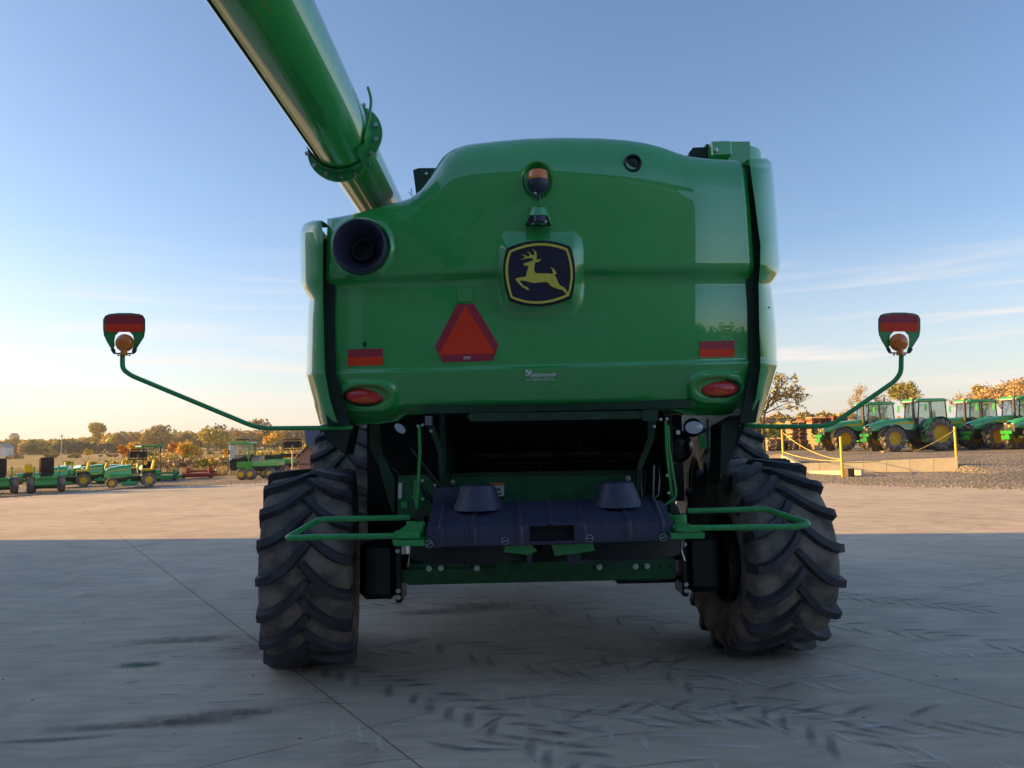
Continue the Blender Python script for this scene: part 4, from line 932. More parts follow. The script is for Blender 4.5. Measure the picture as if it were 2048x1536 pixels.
rope(PO[0]+V(0, 0, -.12), PO[1]+V(0, 0, -.9), .25, 'yellow rope between the wall post and the corner post')
rope(PO[0]+V(0, 0, -1.05), PO[1]+V(0, 0, -.95), .12, 'lowest yellow rope, nearly lying along the wall top')
rope(at(1488, 911, 35), PO[0]+V(0, 0, -1.08), .06, 'short yellow rope resting on the wall beside the tyre')
rope(PO[1]+V(0, 0, -1.0), PO[2]+V(0, 0, -.15), .42, 'long sagging yellow rope in front of the tractors')

# ------------------------------------------------------------------ pallets
def pallet_mesh(mn):
    m = M(); L_, D_ = 1.2, 1.0
    for k in range(5): m.box((0, -D_/2+.05+k*(D_-.1)/4, .132), (L_, .095, .018)); 
    for k in range(3): m.box((0, -D_/2+.05+k*(D_-.1)/2, .009), (L_, .095, .018))
    for x in (-L_/2+.03, 0, L_/2-.03): m.box((x, 0, .070), (.05, D_, .104))
    return mkmesh('pallet', m, [mn], 0, V(0, 0, 0))
pm = {k: pallet_mesh(k) for k in ('weathered_wood', 'wood_red', 'wood_dark')}
ORD = ['bottom', 'second', 'third', 'fourth', 'fifth', 'sixth', 'seventh', 'eighth', 'ninth', 'tenth', 'eleventh', 'twelfth', 'thirteenth', 'fourteenth', 'fifteenth', 'sixteenth', 'seventeenth', 'eighteenth']
stacks = [(1592, 16, 'leftmost tall stack', 'weathered_wood', 62), (1613, 17, 'reddish stack beside the leftmost tall one', 'wood_red', 63), (1634, 18, 'tallest stack in the middle', 'weathered_wood', 61), (1658, 18, 'dark stack right of the tallest', 'wood_dark', 62.5), (1678, 18, 'rightmost stack behind the arm', 'wood_red', 62),
          (1545, 7, 'low stack left of the wall post', 'weathered_wood', 60), (1558, 6, 'low dark stack behind the wall post', 'wood_dark', 61.5), (1647, 8, 'short pale stack in front of the tall ones', 'weathered_wood', 60), (1525, 3, 'very low stack near the bank', 'weathered_wood', 61), (1502, 3, 'very low stack beside the front tyre', 'weathered_wood', 61)]
for px, n, nm, mn, Y in stacks:
    c = gr(px, 898, 0.45); x = at(px, 890, Y).x
    for k in range(n):
        o = bpy.data.objects.new('pallet', pm[mn if random.random() < .8 else random.choice(list(pm))]); S.collection.objects.link(o)
        o.location = (x+random.gauss(0, .03), Y+random.gauss(0, .05), .48+k*.143); o.rotation_euler = (0, 0, random.gauss(.1, .04))
        setp(o, '%s wooden pallet of the %s' % (ORD[k], nm), 'pallet', 'wooden pallets stacked on the gravel')

# ------------------------------------------------------------------ row-crop tractors
def tractor(lab):
    t = thing('farm_tractor', (0, 0, 0), lab, 'tractor', 'big green tractors parked in a row')
    m = M(); P = []
    for y, zt, w in ((1.15, 2.02, .46), (1.9, 1.98, .46), (2.7, 1.90, .45), (3.4, 1.78, .44), (3.85, 1.66, .42), (4.0, 1.56, .40)):
        P.append([V(-w, y, 1.25), V(-w, y, zt-.18), V(-w*.93, y, zt-.06), V(-w*.7, y, zt), V(0, y, zt+.04), V(w*.7, y, zt), V(w*.93, y, zt-.06), V(w, y, zt-.18), V(w, y, 1.25)])
    m.grid(P); obj('hood', m, ['green_paint'], t, 50, org=(0, 0, 0))
    for s in (-1, 1):
        m = M(); m.prism([V(s*.465, 1.3, 1.80), V(s*.465, 2.6, 1.70), V(s*.465, 2.5, 1.62), V(s*.465, 1.3, 1.66)], (s*.01, 0, 0)); obj('side_stripe', m, ['yellow'], t, org=(0, 0, 0))
    m = M(); m.box((0, 3.99, 1.22), (.78, .06, .56), bev=.03); gl = obj('grille', m, ['grille'], t, org=(0, 0, 0))
    m = M(); m.lathe([(0, .02), (.055, .01), (.06, 0)], (0, 4.03, 1.36), 'Y', 14); obj('badge', m, ['yellow'], gl, org=(0, 0, 0))
    for s in (-1, 1): m = M(); m.box((s*.27, 4.02, 1.50), (.2, .05, .08), bev=.02); obj('headlight', m, ['lens_white'], t, org=(0, 0, 0))
    m = M(); m.box((0, 2.3, 1.05), (.55, 3.5, .5), bev=.05); m.box((0, 2.95, .78), (1.6, .22, .22), bev=.03); m.box((0, 0, 1.0), (1.8, .35, .35), bev=.03); m.box((0, 0, 1.15), (.8, 1.6, .8)); obj('chassis', m, ['green_dark'], t, org=(0, 0, 0))
    m = M(); m.box((.55, 1.9, 1.0), (.3, 1.4, .6), bev=.06); m.box((-.55, 1.9, 1.0), (.3, 1.4, .6), bev=.06); obj('fuel_tank', m, ['black'], t, org=(0, 0, 0))
    m = M(); m.box((0, 4.2, 1.02), (.86, .10, .18), bev=.015); m.box((0, 4.25, .72), (.62, .12, .20), bev=.02); m.box((0, 4.1, .88), (.3, .2, .3)); obj('front_weight_bracket', m, ['green_bright'], t, org=(0, 0, 0))
    m = M(); cs = [(-.78, -.75), (.78, -.75), (.66, 1.15), (-.66, 1.15)]; ct = [(-.72, -.70), (.72, -.70), (.62, .95), (-.62, .95)]
    for (a, b), (c, d) in zip(cs, ct): m.tube([(a, b, 1.35), (c, d, 2.98)], .035, 6)
    for s in (-1, 1): m.tube([(s*.80, .25, 1.3), (s*.72, .25, 2.98)], .03, 6)
    m.box((0, .2, 1.38), (1.5, 1.9, .12)); cf_ = obj('cab_frame', m, ['black'], t, 50, org=(0, 0, 0))
    for i in range(4):
        a, b, c, d = cs[i], cs[(i+1) % 4], ct[(i+1) % 4], ct[i]; m = M(); m.add([V(*a, 1.42), V(*b, 1.42), V(*c, 2.95), V(*d, 2.95)], [(0, 1, 2, 3)]); obj('window_pane', m, ['cab_glass'], cf_, org=(0, 0, 0))
    m = M(); m.box((0, .15, 3.04), (1.62, 1.95, .15), bev=.05); m.box((0, .15, 3.13), (1.4, 1.7, .06), bev=.03); obj('cab_roof', m, ['green_paint'], t, org=(0, 0, 0))
    m = M(); m.box((0, 1.14, 3.0), (1.3, .05, .07)); obj('roof_lamps', m, ['lens_white'], t, org=(0, 0, 0))
    m = M(); m.lathe([(.12, 0), (.12, .04), (.07, .09), (0, .10)], (0, .95, 3.16), 'Z', 14); obj('receiver_dome', m, ['yellow'], t, 50, org=(0, 0, 0))
    m = M(); m.box((0, -.1, 1.75), (.5, .5, .12), bev=.04); m.box((0, -.38, 2.1), (.48, .12, .7), bev=.05); obj('seat', m, ['grille'], t, org=(0, 0, 0))
    m = M(); m.tube([(0, .75, 1.5), (0, .55, 2.0)], .03, 6); m.lathe([(.18, 0), (.2, .012), (.18, .024)], (0, .52, 2.02), 'Z', 16); obj('steering_wheel', m, ['black'], t, org=(0, 0, 0))
    m = M(); m.tube([(-.60, 1.35, 1.8), (-.60, 1.35, 2.95), (-.64, 1.30, 3.15), (-.74, 1.2, 3.2)], [.085, .075, .065, .065], 10); obj('exhaust', m, ['grille'], t, 60, org=(0, 0, 0))
    for s in (-1, 1):
        m = M(); m.tube([(s*.66, 1.0, 2.75), (s*1.25, 1.05, 2.75)], .02, 6); m.box((s*1.28, 1.02, 2.6), (.2, .05, .42), bev=.03); obj('mirror', m, ['green_bright'], t, org=(0, 0, 0))
        m = M(); P = []
        for a in np.linspace(-20, 125, 12):
            r = 1.12; y, z = -r*math.cos(R_(a))*-1, 1.0+r*math.sin(R_(a)); P.append([V(s*.62, y*.85, z*.97), V(s*1.22, y*.85, z*.97)])
        m.grid(P); m.grid([[p+V(0, 0, -.03) for p in row] for row in P]); obj('fender', m, ['green_paint'], t, 60, org=(0, 0, 0))
        m = M(); P = []
        for a in np.linspace(10, 150, 10): P.append([V(s*.66, 2.95+.86*math.cos(R_(a)), .78+.84*math.sin(R_(a))), V(s*1.08, 2.95+.86*math.cos(R_(a)), .78+.84*math.sin(R_(a)))])
        m.grid(P); obj('front_fender', m, ['black'], t, 60, org=(0, 0, 0))
        for k in range(3): m = M(); m.box((s*.95, .95+.08*k, .55+.3*k), (.34, .22, .03)); obj('step', m, ['grille'], t, org=(0, 0, 0))
        wheel(t, (s*.95, 0, 1.0), 0, .56, 1.0, .52, 16, .055, .06, .35, -1, 'yellow_rim', 'rear_wheel', 4)
        wheel(t, (s*.88, 2.95, .78), 0, .50, .78, .40, 14, .05, .05, .28, -1, 'yellow_rim', 'front_wheel', 4)
    return t
T = tractor('nearest fully visible green tractor with its yellow wheels side on, left of the row')
TR = [(1722, 908, 50.5, 'green tractor mostly hidden behind the warning arm at the left end of the row'), None]
spots = [(1858, 50.0, 98, None), (1757, 54, 98, 'green tractor half hidden behind the warning arm at the left end of the row'), (1960, 53, 96, 'green tractor second in the row, behind the long sagging rope'), (2056, 49.6, 100, 'green tractor third in the row, behind the right yellow post'), (2150, 46.6, 97, 'green tractor cut off by the right edge of the picture')]
for i, (px, Y, an, lb) in enumerate(spots):
    o = T if i == 0 else dup(T)
    p = at(px, 890, Y); o.location = (p.x, Y, .46); o.rotation_euler = (0, 0, R_(an))
    o.scale = (1.06,)*3
    if lb: o['label'] = lb
for i, px in enumerate((1839, 1872, 1905, 1950)):
    p = at(px, 900, 55); m = M(); m.box((p.x, 55, .62), (1.1, .5, .3), bev=.06); m.box((p.x, 54.9, .88), (.7, .4, .22), bev=.05)
    obj('concrete_ballast', m, ['wall_concrete'], None, label='pale block on the ground seen between the tractor wheels, %s from the left' % ORD[i].replace('bottom', 'first'), cat='block', group='pale blocks behind the tractors')
for i, (px, w) in enumerate(((1786, 2.0), (1832, 2.6))):
    p = gr(px, 905, .45); m = M(); m.box((p.x, 47.0, .52), (w, .3, .08)); m.box((p.x+.1, 47.3, .49), (w, .3, .06)); obj('timber', m, ['weathered_wood'], None, label='%s flat timber lying in front of the tractors' % ('shorter left' if i == 0 else 'longer right'), cat='timber', group='timbers on the gravel')

# ------------------------------------------------------------------ small machines on the left
def small_wheel(parent, c, Wd, R, rmat='yellow_rim', name='wheel'):
    w = bpy.data.objects.new(name, None); S.collection.objects.link(w); w.parent = parent; w.location = Vector(c)-ORG[parent]; ORG[w] = V(0, 0, 0); w.empty_display_size = .1
    m = M(); h = Wd/2; m.lathe([(R*.5, -h*.9), (R*.8, -h), (R*.95, -h*.85), (R, -h*.4), (R, h*.4), (R*.95, h*.85), (R*.8, h), (R*.5, h*.9)], (0, 0, 0), 'X', 22); obj('tyre', m, ['rubber_dusty'], w, 50, org=(0, 0, 0))
    m = M(); m.lathe([(R*.52, h*.92), (R*.42, h*.5), (R*.15, h*.6), (0, h*.65)], (0, 0, 0), 'X', 18); m.lathe([(R*.52, -h*.92), (R*.42, -h*.5), (R*.15, -h*.6), (0, -h*.65)], (0, 0, 0), 'X', 18); obj('rim', m, [rmat], w, 50, org=(0, 0, 0))
def mower(lab, seat='seat_yellow', canopy=False):
    t = thing('lawn_tractor', (0, 0, 0), lab, 'lawn tractor', 'small green lawn tractors parked on the gravel'); O = (0, 0, 0)
    m = M(); P = []
    for y, zt, w in ((.62, .88, .25), (1.0, .86, .25), (1.35, .80, .24), (1.52, .72, .22), (1.56, .55, .2)): P.append([V(-w, y, .42), V(-w, y, zt-.08), V(-w*.8, y, zt), V(0, y, zt+.02), V(w*.8, y, zt), V(w, y, zt-.08), V(w, y, .42)])
    m.grid(P); m.prism([V(-.2, 1.56, .42), V(.2, 1.56, .42), V(.2, 1.56, .72), V(-.2, 1.56, .72)], (0, .01, 0)); obj('hood', m, ['green_paint'], t, 50, org=O)
    for s in (-1, 1):
        m = M(); m.prism([V(s*.255, .7, .74), V(s*.255, 1.4, .68), V(s*.255, 1.4, .65), V(s*.255, .7, .69)], (s*.005, 0, 0)); obj('side_stripe', m, ['yellow'], t, org=O)
        m = M(); P = [[V(s*.25, -.30*math.cos(R_(a)), .32+.30*math.sin(R_(a))), V(s*.52, -.30*math.cos(R_(a)), .32+.30*math.sin(R_(a)))] for a in np.linspace(15, 165, 9)]; m.grid(P); obj('fender', m, ['green_paint'], t, 60, org=O)
    m = M(); m.box((0, .35, .40), (.62, .9, .08), bev=.02); m.box((0, 0, .5), (.5, .5, .22), bev=.04); m.box((0, .7, .30), (.3, 1.7, .16)); obj('chassis', m, ['green_dark'], t, org=O)
    m = M(); m.box((0, .05, .66), (.42, .42, .10), bev=.04); m.box((0, -.18, .86), (.42, .10, .40), rot=Matrix.Rotation(R_(12), 3, 'X'), bev=.04); obj('seat', m, [seat], t, org=O)
    m = M(); m.tube([(0, .62, .85), (0, .50, 1.02)], .02, 6); m.lathe([(.13, 0), (.15, .012), (.13, .024)], (0, .49, 1.02), 'Z', 14, rot=Matrix.Rotation(R_(25), 3, 'X')); obj('steering_wheel', m, ['black'], t, 60, org=O)
    m = M(); m.box((0, .68, .17), (1.05, .55, .14), bev=.05); m.lathe([(.08, 0), (.06, .08), (0, .1)], (.3, .7, .24), 'Z', 10); m.lathe([(.08, 0), (.06, .08), (0, .1)], (-.3, .7, .24), 'Z', 10); obj('mower_deck', m, ['green_frame'], t, org=O)
    for s in (-1, 1): small_wheel(t, (s*.40, 0, .29), .25, .29); small_wheel(t, (s*.36, 1.30, .21), .17, .21)
    if canopy:
        m = M()
        for a, b in ((-.45, -.3), (.45, -.3), (-.45, .6), (.45, .6)): m.tube([(a, b, .5), (a, b, 1.85)], .025, 6)
        obj('canopy_frame', m, ['black'], t, 60, org=O); m = M(); m.box((0, .15, 1.9), (1.2, 1.3, .10), bev=.04); obj('canopy', m, ['green_paint'], t, org=O)
    return t
def place(o, px, py, heading, sc=1.0, Y=None):
    p = gr(px, py) if Y is None else at(px, py, Y); z = gh(p.x, p.y); o.location = (p.x, p.y, z); o.rotation_euler = (0, 0, R_(heading)); o.scale = (sc,)*3
A = mower('small green lawn tractor with black deck nearest the concrete, left of the harvester'); place(A, 296, 975, 119, 1.12)
for px, py, hd, sc, lb in ((166, 974, 121, 1.1, 'small green lawn tractor with a yellow rear wheel just right of the tall seated mower'), (206, 966, 100, 1.0, 'green lawn tractor half hidden between the two side-on ones'), (236, 966, 113, 1.1, 'green lawn tractor behind the nearest side-on one, showing its hood'),
                           (136, 968, 200, 1.05, 'green lawn tractor behind the tall seated mower with its hood facing the camera'), (268, 963, 120, 1.05, 'lawn tractor with a yellow seat deep in the group, under the sign'), (56, 970, 30, .95, 'small lawn tractor half hidden left of the tall seated mower'), (182, 962, 60, 1.0, 'lawn tractor tucked close behind the tall seated mower')):
    o = dup(A); place(o, px, py, hd, sc); o['label'] = lb
Cn = mower('compact green tractor with a green canopy and dark seats behind the lawn tractors', 'seat_black', True); place(Cn, 300, 962, 40, .97)
def zmower(lab):
    t = thing('ride_on_mower', (0, 0, 0), lab, 'ride-on mower', 'ride-on mowers seen from behind'); O = (0, 0, 0)
    m = M(); m.box((0, .1, .45), (.72, .7, .34), bev=.06); m.box((0, -.3, .38), (.74, .12, .18), bev=.03); m.box((0, -.28, .58), (.66, .1, .10), bev=.03); obj('engine_body', m, ['green_frame'], t, org=O)
    m = M(); m.box((0, .15, 1.02), (.50, .13, .66), rot=Matrix.Rotation(R_(8), 3, 'X'), bev=.09); m.box((0, .4, .72), (.5, .5, .12), bev=.04); obj('seat', m, ['seat_black'], t, org=O)
    for s in (-1, 1): m = M(); m.tube([(s*.42, .3, .5), (s*.42, .25, .95), (s*.40, .2, 1.0)], .03, 6); m.box((s*.42, .2, .6), (.12, .5, .1), bev=.03); obj('lever', m, ['green_frame'], t, org=O)
    m = M(); m.box((0, .95, .2), (1.3, .6, .14), bev=.05); obj('mower_deck', m, ['green_dark'], t, org=O)
    m = M(); m.box((0, -.2, .68), (.42, .2, .2), bev=.04); obj('engine', m, ['black'], t, org=O)
    for s in (-1, 1): small_wheel(t, (s*.50, 0, .31), .27, .31, 'black'); small_wheel(t, (s*.42, 1.45, .16), .12, .16, 'black')
    return t
Z = zmower('ride-on mower with a tall black seat back facing away, second machine from the left edge'); place(Z, 92, 986, 30, 1.08)
o = dup(Z); place(o, -4, 990, 32, 1.08); o['label'] = 'ride-on mower cut off by the left edge of the picture'
def sign(px, py, h, lab, Y=None):
    p = gr(px, py); t = thing('sign', (p.x, p.y, 0), lab, 'sign', 'small signs among the machines'); m = M(); m.tube([(p.x, p.y, 0), (p.x, p.y, h)], .035, 8); obj('pole', m, ['steel_dull'], t, 60)
    m = M(); w = .42; m.tube([(p.x-w, p.y-.03, h-.2), (p.x-w, p.y-.03, h+.25), (p.x+w, p.y-.03, h+.25), (p.x+w, p.y-.03, h-.2), (p.x-w, p.y-.03, h-.2)], .025, 6, fillet=.04); m.box((p.x, p.y, h+.02), (.76, .03, .3)); obj('sign_board', m, ['black'], t)
sign(275, 972, 1.45, 'small dark sign on a pole in the middle of the lawn tractors'); sign(585, 966, 1.75, 'small dark sign on a pole beside the harvester tyre')
def implement(px, py, w, matn, lab, hd=0):
    p = gr(px, py); t = thing('mowing_implement', (p.x, p.y, gh(p.x, p.y)), lab, 'implement', 'flat implements on the gravel'); b = ORG[t]
    m = M(); m.box(b+V(0, 0, .18), (w, .9, .22), bev=.04); obj('deck', m, [matn], t)
    m = M(); m.box(b+V(-w*.38, 0, .42), (.1, .5, .3), bev=.02); m.box(b+V(w*.36, 0, .44), (.1, .5, .34), bev=.02); m.tube([b+V(-w*.3, 0, .4), b+V(w*.3, 0, .4)], .05, 8); obj('frame', m, [matn], t)
    m = M(); m.tube([b+V(w*.4, 0, .3), b+V(w*.62, -.3, .45)], .05, 8); obj('hitch', m, ['steel_dull'], t)
    for s in (-1, 1): m = M(); m.lathe([(0, -.06), (.14, -.06), (.14, .06), (0, .06)], b+V(s*w*.45, -.4, .14), 'X', 14); obj('wheel', m, ['rubber'], t)
implement(400, 957, 1.7, 'red_paint', 'red mowing implement lying alone on the gravel'); implement(334, 961, 1.3, 'green_frame', 'low green implement beside the canopy tractor')
# compact tractor with a fabric cab
p = gr(487, 957); t = thing('cab_tractor', (p.x, p.y, 0), 'compact tractor with a tall white and green fabric cab beside the bushes', 'tractor'); b = ORG[t]
m = M(); m.box(b+V(-.05, 0, 1.0), (.9, 1.0, .6), bev=.05); m.prism([b+V(-.5, -.6, .45), b+V(.2, -.6, .45), b+V(.3, -.6, 1.2), b+V(-.55, -.6, 1.0)], (0, .6, 0)); obj('body', m, ['seat_black'], t)
for i, (x, y) in enumerate(((-.55, -.5), (.45, -.5), (-.55, .6), (.45, .6))): m = M(); m.tube([b+V(x, y, .8), b+V(x, y, 1.88)], .045, 6); obj('cab_post', m, ['trim_white' if i in (0, 2) else 'green_frame'], t)
for a, c, mt in (((-.55, -.52), (-.3, -.52), 'house_white'), ((-.3, -.52), (.42, -.52), 'cab_glass'), ((.42, -.5), (.42, .6), 'cab_glass')):
    m = M(); m.add([b+V(*a, 1.1), b+V(*c, 1.1), b+V(*c, 1.82), b+V(*a, 1.82)], [(0, 1, 2, 3)]); obj('cab_panel', m, [mt], t)
m = M(); m.box(b+V(-.05, .05, 1.92), (1.15, 1.3, .12), bev=.04); obj('cab_roof', m, ['green_paint'], t)
m = M(); m.tube([b+V(-.45, 0, 1.95), b+V(-.4, 0, 2.12), b+V(.3, 0, 2.12), b+V(.35, 0, 1.95)], .03, 6, fillet=.05); obj('roll_bar', m, ['black'], t, 60)
m = M(); m.box(b+V(-.62, -.55, 1.45), (.10, .1, .2), bev=.02); obj('marker_lamp', m, ['red_paint'], t)
m = M(); m.box(b+V(-.35, -.5, .95), (.9, .2, .12), bev=.04); m.box(b+V(.75, -.1, .95), (.6, .5, .5), bev=.08); obj('snow_hood', m, ['steel_dull'], t)
for x in (.55, 1.3): m = M(); m.lathe([(0, -.13), (.2, -.13), (.28, -.08), (.29, .08), (.2, .13), (0, .13)], b+V(x, -.45, .29), 'Y', 22); w_ = obj('wheel', m, ['rubber_dusty'], t, 50); m = M(); m.lathe([(0, -.15), (.12, -.14), (.14, -.12)], b+V(x, -.45, .29), 'Y', 16); obj('rim', m, ['yellow_rim'], w_)
# utility vehicles
def utility(px, py, lab, col='green_bright'):
    p = gr(px, py); t = thing('utility_vehicle', (p.x, p.y, 0), lab, 'utility vehicle', 'utility vehicles with cargo beds'); b = ORG[t]
    m = M(); m.box(b+V(-.1, 0, .82), (1.9, 1.2, .26), bev=.04); obj('cargo_bed', m, ['green_paint'], t)
    m = M(); m.box(b+V(-.85, -.62, .80), (.75, .04, .32), bev=.01); obj('tailgate', m, [col], t)
    m = M(); m.box(b+V(-.62, -.4, .45), (.34, .5, .5), bev=.03); obj('rear_frame', m, [col], t)
    m = M(); m.box(b+V(.4, .1, 1.15), (1.0, .1, .22), bev=.04); m.box(b+V(0, 0, .55), (1.8, 1.0, .2)); obj('seat', m, ['seat_black'], t)
    for x in (-1.0, -.55, .45): m = M(); m.lathe([(0, -.14), (.22, -.14), (.31, -.08), (.32, .08), (.22, .14), (0, .14)], b+V(x, -.55, .32), 'Y', 22); w_ = obj('wheel', m, ['rubber_dusty'], t, 50); m = M(); m.lathe([(0, -.17), (.13, -.16), (.15, -.13)], b+V(x, -.55, .32), 'Y', 16); obj('rim', m, ['yellow_rim'], w_)
utility(530, 959, 'green utility vehicle with a bright green tailgate, left of the sign pole'); utility(560, 950, 'darker utility vehicle just behind the sign pole and left of the pink shed', 'green_frame')
# shed and its tall neighbour
def gable_house(name, px0, px1, Y, z0, zw, zr, wm, rm, lab, depth=3.0, door=None):
    a = at(px0, 900, Y); c = at(px1, 900, Y); x0, x1 = a.x, c.x; xm = (x0+x1)/2; t = thing(name, (xm, Y, z0), lab, 'shed')
    m = M(); m.prism([V(x0, Y, z0), V(x1, Y, z0), V(x1, Y, zw), V(xm, Y, zr), V(x0, Y, zw)], (0, depth, 0)); obj('wall', m, [wm], t)
    for s in (-1, 1):
        xe = x0-.12 if s < 0 else x1+.12; m = M(); m.prism([V(xm, Y-.15, zr+.02), V(xe, Y-.15, zw-.06), V(xe, Y-.15, zw+.02), V(xm, Y-.15, zr+.10)], (0, depth+.3, 0)); obj('roof', m, [rm], t)
    if door: m = M(); m.box((lerp(x0, x1, .82), Y-.02, z0+.6), (.35, .04, .8)); obj('door', m, ['red_paint'], t); m = M(); m.box((lerp(x0, x1, .1), Y-.03, z0+1.5), (.14, .05, .4)); obj('notice', m, ['trim_white'], t); m = M(); m.box(((x0+x1)/2, Y-.02, z0+.75), (x1-x0, .03, .05)); obj('trim', m, ['wood_dark'], t)
gable_house('garden_shed', 598, 634, 44, -.1, 1.05, 1.62, 'shed_pink', 'wood_dark', 'small pink garden shed with a gabled front beside the harvester tyre', 2.4, True)
p0 = at(612, 861, 50); p1 = at(612, 898, 49); m = M(); t = thing('blue_roofed_building', (p0.x+2, 50, 0), 'low building with a steep dark blue metal roof behind the pink shed', 'building')
a_, b_, c_, d_ = at(609, 861, 52), at(655, 861, 52), at(662, 897, 49.5), at(614, 897, 49.5); m.prism([a_, b_, c_, d_], (0, .08, .05)); obj('roof', m, ['roof_blue'], t)
for k in range(9): m = M(); f0, f1 = lerp(a_, b_, k/8), lerp(d_, c_, k/8); m.tube([f0+V(0, -.02, .03), f1+V(0, -.02, .03)], .02, 4); obj('roof_rib', m, ['roof_blue'], t)
m = M(); m.box(((d_.x+c_.x)/2, 51, d_.z/2-.1), ((c_.x-d_.x)-.3, 2.6, d_.z+.1)); obj('wall', m, ['wood_dark'], t)
p = at(8, 905, 330); t = thing('farmhouse', (p.x, 330, 0), 'pale farmhouse far off at the left edge of the fields', 'house'); m = M(); m.box((p.x, 330, 1.6), (5, 5, 4.0)); obj('wall', m, ['house_white'], t); m = M(); m.prism([V(p.x-2.9, 327.2, 3.6), V(p.x+2.9, 327.2, 3.6), V(p.x, 327.2, 5.2)], (0, 5.6, 0)); obj('roof', m, ['steel_dull'], t)
p = at(123, 900, 200); m = M(); zt = at(123, 868, 200).z; m.tube([(p.x, 200, -1), (p.x, 200, zt)], .12, 6); m.box((p.x, 200, zt-.5), (1.4, .12, .12)); obj('utility_pole', m, ['steel_dull'], None, label='thin pale utility pole standing in the far field', cat='pole')
p = at(28, 880, 1500); m = M(); zt = at(28, 873, 1500).z; m.lathe([(0, zt-7), (6, zt-6), (10, zt), (6, zt+6), (0, zt+7)], (p.x, 1500, 0), 'Z', 16); m.tube([(p.x, 1500, 0), (p.x, 1500, zt-5)], 2.0, 8); obj('water_tower', m, ['steel_dull'], None, 60, label='water tower showing above the far wooded ridge', cat='water tower')

# ------------------------------------------------------------------ vegetation
def leaf_quads(m, centers, radii, n, size, flat=.8):
    centers = np.array(centers); k = rng.randint(0, len(centers), n); d = rng.normal(size=(n, 3)); d /= np.linalg.norm(d, axis=1)[:, None]
    rr = rng.rand(n)**.45; c = centers[k]+d*(np.array(radii)[k]*rr)[:, None]*np.array([1, 1, flat])
    a = rng.normal(size=(n, 3)); a /= np.linalg.norm(a, axis=1)[:, None]; b = np.cross(a, rng.normal(size=(n, 3))); b /= np.linalg.norm(b, axis=1)[:, None]
    s = (size*(.6+.8*rng.rand(n)))[:, None]; vs = np.stack([c-a*s-b*s*.5, c+a*s*.2-b*s*.7, c+a*s+b*s*.5, c-a*s*.2+b*s*.7], 1).reshape(-1, 3)
    m.add([tuple(v) for v in vs], [(4*i, 4*i+1, 4*i+2, 4*i+3) for i in range(n)])
def branches(m, p, d, ln, r, depth, tips, spread=.6, up=.15):
    q = p+d*ln; mid = (p+q)/2+V(random.gauss(0, .04), random.gauss(0, .04), 0)*ln; r = max(r, .016*ln+.006); m.tube([p, mid, q], [r, r*.8, r*.6], 4 if depth < 3 else 6, cap=False); tips.append(q)
    if depth == 0: return
    for k in range(3 if depth > 1 else 2):
        nd = (d+V(random.gauss(0, spread), random.gauss(0, spread), random.gauss(up, spread*.5))).normalized(); branches(m, lerp(p, q, random.uniform(.6, 1.0)), nd, ln*random.uniform(.6, .8), r*.58, depth-1, tips, spread, up)
def tree(name, base, h, w, leafmat, nleaf, lsize, lab, group=None, depth=3, bare=False, clump=.22):
    t = thing(name, base, lab, 'tree', group); m = M(); tips = []; b = V(*base)
    m.tube([b, b+V(0, 0, h*.3)], [h*.022, h*.017], 7, cap=False)
    for k in range(3): branches(m, b+V(0, 0, h*random.uniform(.22, .32)), V(random.gauss(0, .3), random.gauss(0, .3), 1).normalized(), h*.26, h*.012, depth, tips, .5*w/h+.25)
    zmax = max(p.z for p in tips); xm = max(abs(p.x-b.x) for p in tips); fz = (h*.97)/(zmax-b.z); fx = (w/2)/max(xm, .1)
    m.v = [(b.x+(v[0]-b.x)*(fx if v[2]-b.z > h*.2 else 1), b.y+(v[1]-b.y), b.z+(v[2]-b.z)*fz) for v in m.v]
    tips = [V(b.x+(p.x-b.x)*fx, p.y, b.z+(p.z-b.z)*fz) for p in tips]
    obj('trunk', m, ['bark'], t)
    if nleaf:
        c = [tuple(p) for p in tips if p.z > b.z+h*.28]; l_ = M(); leaf_quads(l_, c, [w*clump*random.uniform(.5, 1.1) for _ in c], nleaf, lsize); obj('crown', l_, [leafmat], t)
    return t
def at_base(px, Y, z): p = at(px, 900, Y); return (p.x, Y, z)
def topz(px, py, Y): return at(px, py, Y).z
def tpx(name, px, ptop, Y, zb, wpx, lm, n, ls, lab, group=None, **k):
    tree(name, at_base(px, Y, zb), topz(px, ptop, Y)-zb, wpx/F*Y, lm, n, ls, lab, group, **k)
# left treeline individuals
tpx('poplar_tree', 197, 848, 420, 0, 24, 'leaf_yellowgreen', 2400, .6, 'tall yellow-green poplar rising above the left treeline', clump=.3)
tpx('oak_tree', 322, 857, 400, 0, 60, 'leaf_olive_brown', 3000, .6, 'broad brown-olive tree in the left treeline right of the poplar')
tpx('oak_tree', 432, 857, 300, 0, 56, 'leaf_yellowgreen', 3000, .45, 'broad yellowing tree in the treeline under the left warning arm')
tpx('bare_tree', 440, 846, 330, 0, 36, 'leaf_grey', 160, .5, 'nearly bare tree topping the treeline below the left warning arm', depth=4)
tpx('bare_tree', 470, 855, 320, 0, 40, 'leaf_tan', 260, .5, 'brownish bare tree right of the topmost one in the left treeline', depth=4)
tpx('bare_tree', 520, 839, 230, 0, 42, 'leaf_tan', 420, .5, 'tall thin double-trunked tree behind the fabric cab tractor', depth=4)
tpx('golden_tree', 548, 864, 180, 0, 34, 'leaf_gold', 1800, .22, 'golden small tree left of the blue roof')
tpx('oak_tree', 590, 862, 300, 0, 60, 'leaf_tan', 2600, .4, 'brown tree just left of the blue roof, under the arm')
tpx('golden_tree', 265, 884, 62, -.5, 20, 'leaf_gold', 1500, .07, 'bright golden sapling standing behind the lawn tractors', clump=.28)
